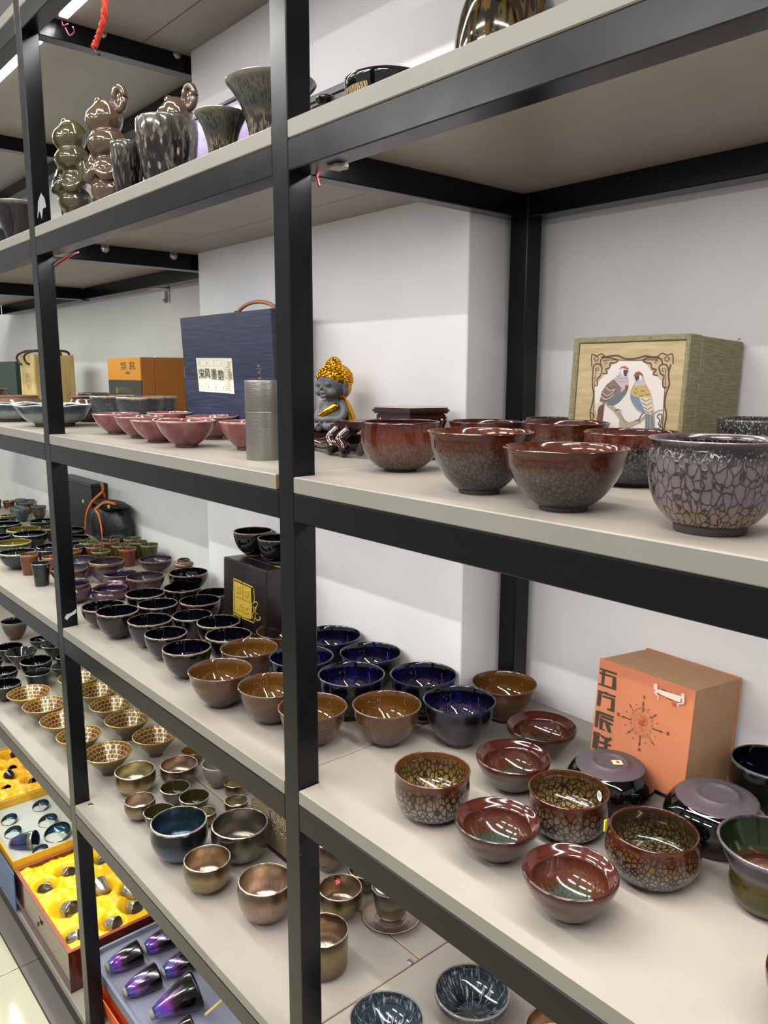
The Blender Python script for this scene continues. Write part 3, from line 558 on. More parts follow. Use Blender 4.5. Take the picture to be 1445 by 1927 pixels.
# ================================================================ vessels
ROWS = [
 ('turtleround', 0.0404, 0.1754, 1.3760, 0.0622, 0.0767, 'rounded tenmoku bowl with brown top and speckled grey lower half, beside the carved stand'),
 ('turtle', 0.2781, 0.0970, 1.3760, 0.0675, 0.0784, 'large brown-rimmed bowl with grey crackle cells, between the rounded bowl and the widest flared bowl'),
 ('turtle', 0.4250, 0.0758, 1.3760, 0.0697, 0.0697, 'front flared brown bowl with orange crackled inside, left of the big silver-purple bowl'),
 ('turtledark', 0.3600, 0.3150, 1.3760, 0.0660, 0.0725, 'brown-rimmed bowl with dark blue-grey crackled side, partly hidden behind the silver-purple bowl'),
 ('silver', 0.5944, 0.0813, 1.3760, 0.0618, 0.0895, 'big silver-purple oil-spot bowl cut off by the right edge of the middle shelf'),
 ('oildark', 0.4720, 0.4500, 1.3760, 0.0560, 0.0900, 'dark green oil-spot bowl behind the silver-purple bowl, beside the linen box'),
 ('turtle', 0.2260, 0.3440, 1.3760, 0.0670, 0.0780, 'brown-rimmed bowl directly in front of the left half of the bird picture'),
 ('turtle', 0.0280, 0.3850, 1.3760, 0.0640, 0.0690, 'brown bowl rear of three nested-looking rims behind the second large bowl'),
 ('oildark', 0.1000, 0.4780, 1.3760, 0.0460, 0.0740, 'small black-rimmed bowl at the foot of the black rear post'),
 ('blue', -0.3673, 0.3408, 0.8778, 0.0672, 0.0860, 'cobalt-blue bowl touching the black front post at the very back'),
 ('blue', -0.2348, 0.3437, 0.8778, 0.0643, 0.0824, 'cobalt-blue bowl against the white pillar, second from the back'),
 ('blue', -0.3074, 0.2213, 0.8778, 0.0654, 0.0837, 'cobalt-blue bowl half hidden behind the black front post'),
 ('blue', -0.1628, 0.2359, 0.8778, 0.0643, 0.0852, 'cobalt-blue bowl with brown fleck ring, just right of the front post'),
 ('blue', -0.0762, 0.3433, 0.8778, 0.0647, 0.0829, 'cobalt-blue bowl with a white glint on its left rim'),
 ('blue', 0.0500, 0.3105, 0.8778, 0.0647, 0.0820, 'frontmost cobalt-blue bowl with brown mottled ring inside'),
 ('brown', 0.0354, 0.4478, 0.8778, 0.0616, 0.0729, 'amber-brown bowl standing at the foot of the rear post'),
 ('brown', -0.0347, 0.2143, 0.8778, 0.0617, 0.0728, 'amber-brown bowl between two blue bowls right of the front post'),
 ('brown', -0.1201, 0.1144, 0.8778, 0.0617, 0.0687, 'amber-brown bowl cut in two by the black front post'),
 ('brown', -0.2452, 0.1085, 0.8778, 0.0625, 0.0711, 'amber-brown bowl whose right side is hidden by the front post'),
 ('brown', -0.3723, 0.0722, 0.8778, 0.0628, 0.0733, 'frontmost amber-brown bowl at the edge of the middle bay'),
 ('brown', -0.4492, 0.1851, 0.8778, 0.0614, 0.0719, 'amber-brown bowl behind the frontmost amber bowl of the middle bay'),
 ('brown', -0.4922, 0.3026, 0.8778, 0.0625, 0.0732, 'amber-brown bowl at the foot of the black wooden box'),
 ('black', -0.5492, 0.0903, 0.8778, 0.0523, 0.0667, 'black bowl with tan rim just left of the frontmost amber bowl'),
 ('black', -0.5661, 0.2019, 0.8778, 0.0522, 0.0668, 'black bowl with tan rim touching the corner of the black wooden box'),
 ('black', -0.6668, 0.2327, 0.8778, 0.0521, 0.0666, 'black bowl with tan rim left of the one touching the black box'),
 ('black', -0.7669, 0.2154, 0.8778, 0.0485, 0.0620, 'black tan-rimmed bowl with one long vertical glint inside'),
 ('black', -0.6831, 0.1058, 0.8778, 0.0479, 0.0613, 'small black tan-rimmed bowl, third along the board edge'),
 ('black', -0.7841, 0.1135, 0.8778, 0.0524, 0.0671, 'black tan-rimmed bowl with blue glow inside, second along the board edge'),
 ('blackwide', -0.8972, 0.0809, 0.8778, 0.0513, 0.0695, 'black bowl tilting forward with wide tan rim, at the front left corner'),
 ('black', -1.0101, 0.0891, 0.8778, 0.0546, 0.0544, 'black bowl with thin white rim right beside the left front post'),
 ('black', -0.9063, 0.1908, 0.8778, 0.0506, 0.0647, 'black tan-rimmed bowl in the second row behind the tilting one'),
 ('black', -1.0139, 0.2048, 0.8778, 0.0518, 0.0663, 'black tan-rimmed bowl behind the others, touching the purple bowls'),
 ('black', -0.8537, 0.2833, 0.8778, 0.0530, 0.0678, 'black tan-rimmed bowl in front of the stacked pair'),
 ('lustre', -1.4352, 0.2683, 0.8778, 0.0539, 0.0688, 'deep purple-grey lustre bowl in front of the brown cups'),
 ('lustre', -1.5769, 0.2319, 0.8778, 0.0560, 0.0532, 'purple-grey lustre bowl glimpsed behind the left post, farthest of its kind'),
 ('lustre', -1.4836, 0.1694, 0.8778, 0.0552, 0.0533, 'purple-grey lustre bowl cut in two by the left front post'),
 ('lustrebelly', -1.3296, 0.2651, 0.8778, 0.0508, 0.0508, 'waisted purple lustre bowl in the middle of the lustre bowls'),
 ('lustre', -1.2286, 0.3019, 0.8778, 0.0554, 0.0554, 'wide purple lustre bowl with silvery inside behind the black bowls'),
 ('lustrebelly', -1.2363, 0.1963, 0.8778, 0.0495, 0.0368, 'waisted purple lustre bowl with bright violet inside, nearest the board edge'),
 ('lustrebelly', -1.2849, 0.1102, 0.8778, 0.0484, 0.0564, 'waisted purple lustre bowl beside the left front post'),
 ('lustre', -1.4657, 0.4445, 0.8778, 0.0539, 0.0428, 'purple lustre bowl with a red sticker on its rim'),
 ('cupbrown', -1.6013, 0.4048, 0.8778, 0.0310, 0.0598, 'red-brown straight cup standing in front of the olive cups'),
 ('cupolive', -1.6232, 0.4938, 0.8778, 0.0314, 0.0582, 'rightmost olive straight cup, near the wall'),
 ('cupolive', -1.6893, 0.4837, 0.8778, 0.0316, 0.0585, 'olive straight cup second from the wall side'),
 ('cupolive', -1.7538, 0.4893, 0.8778, 0.0321, 0.0594, 'rearmost olive straight cup close to the black bag'),
 ('cupolive', -1.6734, 0.4132, 0.8778, 0.0323, 0.0597, 'olive straight cup half behind the red-brown front cup'),
 ('cupbrown', -1.7553, 0.4098, 0.8778, 0.0322, 0.0596, 'red-brown straight cup at the foot of the bag'),
 ('cupolive', -1.6267, 0.3249, 0.8778, 0.0320, 0.0593, 'olive straight cup behind the deep lustre bowl'),
 ('cupbrown', -1.7146, 0.3377, 0.8778, 0.0317, 0.0587, 'red-brown straight cup left of the front olive cup'),
 ('cupolive', -1.7885, 0.3437, 0.8778, 0.0326, 0.0603, 'olive straight cup by the bag strap end'),
 ('cupbrown', -1.6973, 0.2548, 0.8778, 0.0308, 0.0570, 'red-brown straight cup peeping out right of the left post'),
 ('cupblack', -1.7533, 0.2847, 0.8778, 0.0317, 0.0586, 'black straight cup just right of the left post'),
 ('black2', -2.0609, 0.3674, 0.8778, 0.0612, 0.0612, 'black bowl at the foot of the tall black box'),
 ('black2', -1.8995, 0.3277, 0.8778, 0.0591, 0.0591, 'black bowl left of the bag strap end'),
 ('cupblack', -1.8260, 0.4402, 0.8778, 0.0312, 0.0577, 'black straight cup behind the red-brown cup at the bag'),
 ('bluegrey', -1.8022, 0.1096, 0.8778, 0.0576, 0.0578, 'blue-grey bowl at the left picture edge beside a red-brown cup'),
 ('cupbrown', -1.6949, 0.1142, 0.8778, 0.0297, 0.0668, 'red-brown cup nearest the board edge in the left bay'),
 ('cupblack', -1.5290, 0.0985, 0.8778, 0.0280, 0.0705, 'black straight cup against the left side of the left post'),
 ('cupbrown', -1.6650, 0.1733, 0.8778, 0.0294, 0.0545, 'red-brown cup half hidden behind the left post'),
 ('cupblack', -1.7717, 0.1943, 0.8778, 0.0308, 0.0569, 'black cup behind the red-brown cup at the left post'),
 ('black2', -1.8517, 0.2324, 0.8778, 0.0466, 0.0513, 'dark green-black bowl behind the black cup at the left post'),
 ('oliveb', -1.9720, 0.1482, 0.8778, 0.0573, 0.0573, 'yellow-olive bowl directly behind the blue-grey bowl'),
 ('black2', -2.0583, 0.2284, 0.8778, 0.0594, 0.0653, 'wide black bowl with white rim behind the yellow-olive bowl'),
 ('oliveb', -2.1839, 0.2433, 0.8778, 0.0610, 0.0610, 'yellow-olive bowl behind the wide black white-rimmed bowl'),
 ('black2', -2.3283, 0.2192, 0.8778, 0.0573, 0.0630, 'black bowl left of the blue-grey speckled cup'),
 ('cupgold', -2.6070, 0.3065, 0.8778, 0.0319, 0.0479, 'small honey-brown cup with white glaze rim glints'),
 ('cupgrey', -2.6909, 0.3843, 0.8778, 0.0323, 0.0571, 'blue-grey speckled cup in the back rows of the left bay'),
 ('cuptan', -2.7045, 0.4638, 0.8778, 0.0317, 0.0579, 'grey-brown speckled cup next to the left post, back row'),
 ('black2', -2.4285, 0.3905, 0.8778, 0.0513, 0.0410, 'low black bowl with a wavy rim by the left post'),
 ('oliveb', -2.1885, 0.3547, 0.8778, 0.0484, 0.0532, 'tan bowl mostly hidden by the left post'),
 ('cuptan', -2.8806, 0.4661, 0.8778, 0.0323, 0.0523, 'brown-grey cup behind the blue-grey speckled cup'),
 ('cupbrown', -3.1104, 0.4489, 0.8778, 0.0293, 0.0331, 'red-brown cup at the far back of the left bay'),
 ('cupgrey', -2.8033, 0.3970, 0.8778, 0.0329, 0.0493, 'grey cup left of the blue-grey speckled cup'),
 ('cupgrey', -3.0657, 0.4911, 0.8778, 0.0271, 0.0433, 'grey cup in the last row of the left bay'),
 ('cupgrey', -3.0814, 0.5384, 0.8778, 0.0216, 0.0345, 'dark grey cup at the end of the last row near the post'),
 ('cupbrown', -3.1295, 0.3964, 0.8778, 0.0255, 0.0409, 'brown cup at the far left end of the last row'),
 ('black2', -2.5317, 0.2590, 0.8778, 0.0340, 0.0442, 'small black bowl at the left picture edge, back half'),
 ('black2', -2.1506, 0.1457, 0.8778, 0.0411, 0.0534, 'black bowl with beaded rim at the left picture edge'),
 ('turtlecup', 0.1833, 0.1141, 0.8778, 0.0565, 0.0708, 'tortoise-cell cup with brown rim standing alone at the front left of the right bay'),
 ('dish', 0.2134, 0.2630, 0.8778, 0.0586, 0.0555, 'red-brown lipped bowl, middle one of the four, behind the sticker cup'),
 ('dish', 0.1686, 0.3913, 0.8778, 0.0600, 0.0513, 'red-brown lipped bowl farthest back, in front of the amber bowl'),
 ('dish', 0.3154, 0.1084, 0.8778, 0.0581, 0.0541, 'red-brown lipped bowl with green-black centre right of the lone cup'),
 ('turtlecup', 0.3438, 0.2285, 0.8778, 0.0568, 0.0662, 'tortoise-cell cup with a round white number sticker inside'),
 ('dish', 0.4518, 0.0844, 0.8778, 0.0575, 0.0588, 'frontmost red-brown lipped bowl with green-black centre'),
 ('belly', 0.4769, 0.2294, 0.8778, 0.0557, 0.0659, 'squat brown-rimmed bowl with white cells and a yellow tag on its rim'),
 ('purple', 0.5064, 0.5019, 0.8778, 0.0564, 0.0799, 'black bowl with violet inside, right of the orange box'),
 ('lotus', -1.3819, 0.1224, 1.3760, 0.1095, 0.0610, 'blue-over-white bowl with lobed rim cut by the left front post'),
 ('lotus', -1.7058, 0.1005, 1.3760, 0.0926, 0.0557, 'blue-over-white lobed bowl at the left picture edge'),
 ('pink', -0.9730, 0.1360, 1.3760, 0.0577, 0.0513, 'leftmost pink bowl of the front row'),
 ('pink', -0.8211, 0.1294, 1.3760, 0.0573, 0.0512, 'second pink bowl from the left in the front row'),
 ('pink', -0.6854, 0.1098, 1.3760, 0.0572, 0.0499, 'third pink bowl from the left in the front row'),
 ('pink', -0.5405, 0.1050, 1.3760, 0.0614, 0.0549, 'nearest pink bowl, rightmost of the row of four'),
 ('pink', -0.6877, 0.2454, 1.3760, 0.0592, 0.0530, 'pink bowl behind the nearest one, left of the metal canister'),
 ('pink', -0.4111, 0.1700, 1.3760, 0.0540, 0.0565, 'pink bowl half hidden by the metal canister'),
 ('pink', -0.9284, 0.2587, 1.3760, 0.0593, 0.0522, 'rear pink bowl in front of the grey bowls'),
 ('grey', -1.2190, 0.2287, 1.3760, 0.0603, 0.0875, 'leftmost matt grey bowl in front of the orange tea box'),
 ('grey', -1.0468, 0.2326, 1.3760, 0.0609, 0.0882, 'middle matt grey bowl in front of the orange tea box'),
 ('grey', -1.1353, 0.3156, 1.3760, 0.0594, 0.0861, 'matt grey bowl partly behind the navy box'),
 ('jar', -1.5378, 0.2852, 1.3760, 0.0581, 0.0787, 'brown round-bellied jar between the lobed bowl and the grey bowls'),
 ('jarpink', -2.9552, 0.4631, 1.3760, 0.0502, 0.0552, 'coppery pink jar behind the lobed bowls at far left'),
 ('jarpink', -2.0681, 0.2226, 1.3760, 0.0777, 0.0700, 'wide coppery bowl behind the left post'),
 ('oildark', -1.9807, 0.4668, 1.3760, 0.0555, 0.0777, 'dark bowl rim showing behind the brown jar'),
 ('jar', -2.4599, 0.2314, 1.3760, 0.0701, 0.0877, 'low brown bowl in front of the green box at far left'),
 ('gold', -1.7853, 0.1058, 0.3815, 0.0707, 0.0613, 'gold petal-pattern bowl next to the black cup, leftmost of the front row'),
 ('gold', -1.6386, 0.1112, 0.3815, 0.0690, 0.0648, 'gold petal-pattern bowl, second in the front row from the left'),
 ('gold', -1.4836, 0.1173, 0.3815, 0.0695, 0.0653, 'gold petal-pattern bowl, third in the front row, crossing the left post'),
 ('gold', -1.3467, 0.1188, 0.3815, 0.0665, 0.0625, 'gold petal-pattern bowl, fourth in the front row, crossing the left post'),
 ('gold', -1.1709, 0.1380, 0.3815, 0.0682, 0.0674, 'nearest gold petal-pattern bowl, beside the champagne metallic bowl'),
 ('gold', -1.1876, 0.2893, 0.3815, 0.0670, 0.0665, 'gold petal-pattern bowl at the right end of the back row'),
 ('gold', -1.3501, 0.2717, 0.3815, 0.0696, 0.0687, 'gold petal-pattern bowl second from the right in the back row'),
 ('gold', -1.5009, 0.2795, 0.3815, 0.0689, 0.0648, 'gold petal-pattern bowl in the middle of the back row'),
 ('gold', -1.6434, 0.2879, 0.3815, 0.0709, 0.0667, 'gold petal-pattern bowl of the back row, just right of the left post'),
 ('gold', -1.7964, 0.2836, 0.3815, 0.0733, 0.0689, 'gold petal-pattern bowl at the far end, behind the left post'),
 ('metalol', -1.0214, 0.1531, 0.3815, 0.0553, 0.0656, 'champagne metallic bowl beside the nearest gold petal bowl'),
 ('metalpk', -0.9891, 0.2679, 0.3815, 0.0529, 0.0579, 'copper-gold metallic bowl at the back, left of the beam'),
 ('olivecup', -0.9014, 0.2128, 0.3815, 0.0399, 0.0441, 'small olive glazed cup behind the blue metallic bowl'),
 ('olivecup', -0.8185, 0.2267, 0.3815, 0.0395, 0.0474, 'small plain olive cup right of its twin'),
 ('metalpk', -0.8893, 0.1077, 0.3815, 0.0397, 0.0520, 'small pinkish metallic cup nearest the left of the board screw'),
 ('olivecup', -0.8108, 0.1251, 0.3815, 0.0397, 0.0477, 'small brown-olive cup tucked behind the blue metallic bowl'),
 ('metalblue', -0.6666, 0.1090, 0.3815, 0.0676, 0.0940, 'large blue-black metallic bowl in the middle bay'),
 ('metalol', -0.7505, 0.2221, 0.3815, 0.0277, 0.0360, 'tiny gold metallic cup between the two large metallic bowls'),
 ('metalgr', -0.5691, 0.2177, 0.3815, 0.0685, 0.0899, 'large grey-gold metallic bowl in front of the brocade box'),
 ('metalbr', -0.5160, 0.1021, 0.3815, 0.0534, 0.0750, 'bronze metallic bowl in front of the two large metallic bowls'),
 ('metalpk', -0.3493, 0.1485, 0.3815, 0.0584, 0.0900, 'pinkish bronze bowl whose right side is hidden by the front post'),
 ('metalol', -0.8169, 0.3476, 0.3815, 0.0300, 0.0450, 'small metallic cup under the beam, behind its twin'),
 ('metalol', -0.7401, 0.3065, 0.3815, 0.0309, 0.0402, 'small metallic cup left of the brocade box'),
 ('opal', -0.8989, 0.3415, 0.3815, 0.0444, 0.0717, 'opal-grey bowl at the back of the middle bay under the beam'),
 ('amber', -1.0694, 0.3511, 0.3815, 0.0338, 0.0406, 'amber glazed cup barely visible under the beam'),
 ('metalbr', -0.2516, 0.2734, 0.3815, 0.0475, 0.0662, 'bronze bowl with a red number sticker, right of the front post'),
 ('metalcyl', -0.1535, 0.1560, 0.3815, 0.0492, 0.0815, 'straight-sided bronze cup cut by the front post'),
 ('metalpk', -0.3933, 0.3518, 0.3815, 0.0370, 0.0765, 'pink metallic bowl under the beam behind the sticker bowl'),
 ('metalgr', -0.2859, 0.3683, 0.3815, 0.0364, 0.0496, 'dark grey metallic cup under the beam, left of the lidded cup'),
 ('oilblue', 0.0677, 0.1270, 0.3815, 0.0653, 0.0555, 'blue-black oil-streak bowl at the bottom edge of the picture'),
 ('oilblue', 0.1212, 0.2827, 0.3815, 0.0677, 0.0576, 'blue-black oil-streak bowl higher and right of its twin at the bottom'),
 ('metalbr', 0.2739, 0.3333, 0.3815, 0.0591, 0.0532, 'bronze bowl showing only its rim at the bottom edge'),
 ('qbrown', -2.5901, 0.2922, 0.3815, 0.0562, 0.0829, 'large rust and grey bowl at the back of the left bay'),
 ('black2', -2.4090, 0.3387, 0.3815, 0.0415, 0.0373, 'black bowl behind the flared black cones'),
 ('cone', -2.2252, 0.3407, 0.3815, 0.0538, 0.0644, 'black flared cone cup beside the left post'),
 ('black2', -2.3213, 0.1940, 0.3815, 0.0509, 0.0611, 'glossy black bowl left of the nearer cone cup'),
 ('cone', -2.2099, 0.2069, 0.3815, 0.0602, 0.0676, 'black flared cone cup standing in the open'),
 ('black2', -2.0689, 0.2183, 0.3815, 0.0576, 0.0692, 'black bowl with clean rim behind the black straight cup'),
 ('cupblack2', -1.9588, 0.1898, 0.3815, 0.0453, 0.0611, 'black straight-sided cup behind the leftmost gold bowl'),
 ('black2', -2.0683, 0.1030, 0.3815, 0.0480, 0.0576, 'black bowl between the cone cup and the spotted black bowl'),
 ('black2', -1.9223, 0.0688, 0.3815, 0.0515, 0.0610, 'black bowl full of white glints at the left picture edge'),
 ('cone', -2.0042, 0.2963, 0.3815, 0.0427, 0.0469, 'small black flared cup mostly hidden by the left post'),
 ('black2', -2.0904, 0.3414, 0.3815, 0.0427, 0.0513, 'small black bowl behind the left post'),
 ('black2', -2.2412, 0.1036, 0.3815, 0.0422, 0.0506, 'black bowl barely in view at the left picture edge'),
 ('black', -1.0044, 0.3091, 0.8778, 0.0519, 0.0665, 'lower black bowl of the stacked pair near the pillar corner'),
 ('black', -1.0205, 0.3374, 0.9250, 0.0540, 0.0540, 'upper black bowl of the stacked pair near the pillar corner'),
 ('black', -0.9187, 0.3608, 0.8778, 0.0472, 0.0605, 'black bowl squeezed behind the left edge of the black wooden box'),
 ('blackfoot', -0.7095, 0.3598, 1.0785, 0.0482, 0.0632, 'left black bowl with bare clay foot on top of the black wooden box'),
 ('blackfoot', -0.6103, 0.3631, 1.0785, 0.0449, 0.0608, 'right black bowl on top of the black wooden box, half behind the post'),
]
for r in ROWS:
    st, x, y, z, R, H, lab = r
    o = vessel(st, x, y, z, R, H, lab)
    if 'tilting forward' in lab: o.rotation_euler = (0, 0, 0)
    if 'round white number' in lab:
        o.rotation_euler = (0, 0, 0); d = math.radians(64); rr = .875
        q = lathe_mesh('number_sticker', [(.0, 0), (.115, 0)], None, 20, smooth=False)
        s = link('number_sticker', q, o, mat('white_sticker', 'e8e8e4', .5)); s.location = (rr*math.cos(d), rr*math.sin(d), .72); s.rotation_euler = (0, math.radians(-86), d)
        s.scale = (1, 1, 1)
        text('91', mat('print_black', '181818', .5), s, (0, 0, .006), (0, 0, math.radians(-105)), .15, 'sticker_number', depth=.001)
    if 'red number sticker' in lab:
        o.rotation_euler = (0, 0, 0); d = math.radians(150); rr = .86
        q = lathe_mesh('number_sticker', [(.0, 0), (.14, 0)], None, 20, smooth=False)
        s = link('number_sticker', q, o, mat('red_sticker', 'b8281c', .4)); s.location = (rr*math.cos(d), rr*math.sin(d), .76); s.rotation_euler = (0, math.radians(-86), d)
        text('26', mat('print_white', 'e8e0dc', .5), s, (0, 0, .006), (0, 0, math.radians(-75)), .2, 'sticker_number', depth=.001)
    if 'yellow tag' in lab:
        o.rotation_euler = (0, 0, 0); d = math.radians(215)
        B().box((-.06, -.04, -.1), (-.03, .05, .14), .004).done('yellow_tag', mat('yellow_sticker', 'd8cc10', .4), o).location = (1.055*math.cos(d), 1.055*math.sin(d), .9)
    if 'red sticker on its rim' in lab:
        o.rotation_euler = (0, 0, 0); d = math.radians(238)
        B().ball((1.0*math.cos(d), 1.0*math.sin(d), .82), .1, 12, sc=(.5, .5, 1.4)).done('red_sticker', MATS.get('red_sticker') or mat('red_sticker', 'b8281c', .4), o)
BOXES = {'orange': (0.249, 0.419, -3.8, 4.9, 0.174, 0.132, 0.175, 0.8778), 'bird': (0.172, 0.42, -3.8, 3.1, 0.208, 0.144, 0.2, 1.376), 'navy': (-0.909, 0.3, 0.3, -2.8, 0.41, 0.09, 0.286, 1.376), 'oy': (-1.568, 0.36, -4.5, 0.0, 0.3, 0.134, 0.196, 1.376), 'wood': (-2.337, 0.32, 1.6, 0.0, 0.164, 0.148, 0.218, 1.376), 'black': (-0.729, 0.279, 1.0, 2.1, 0.189, 0.15, 0.2, 0.8778)}
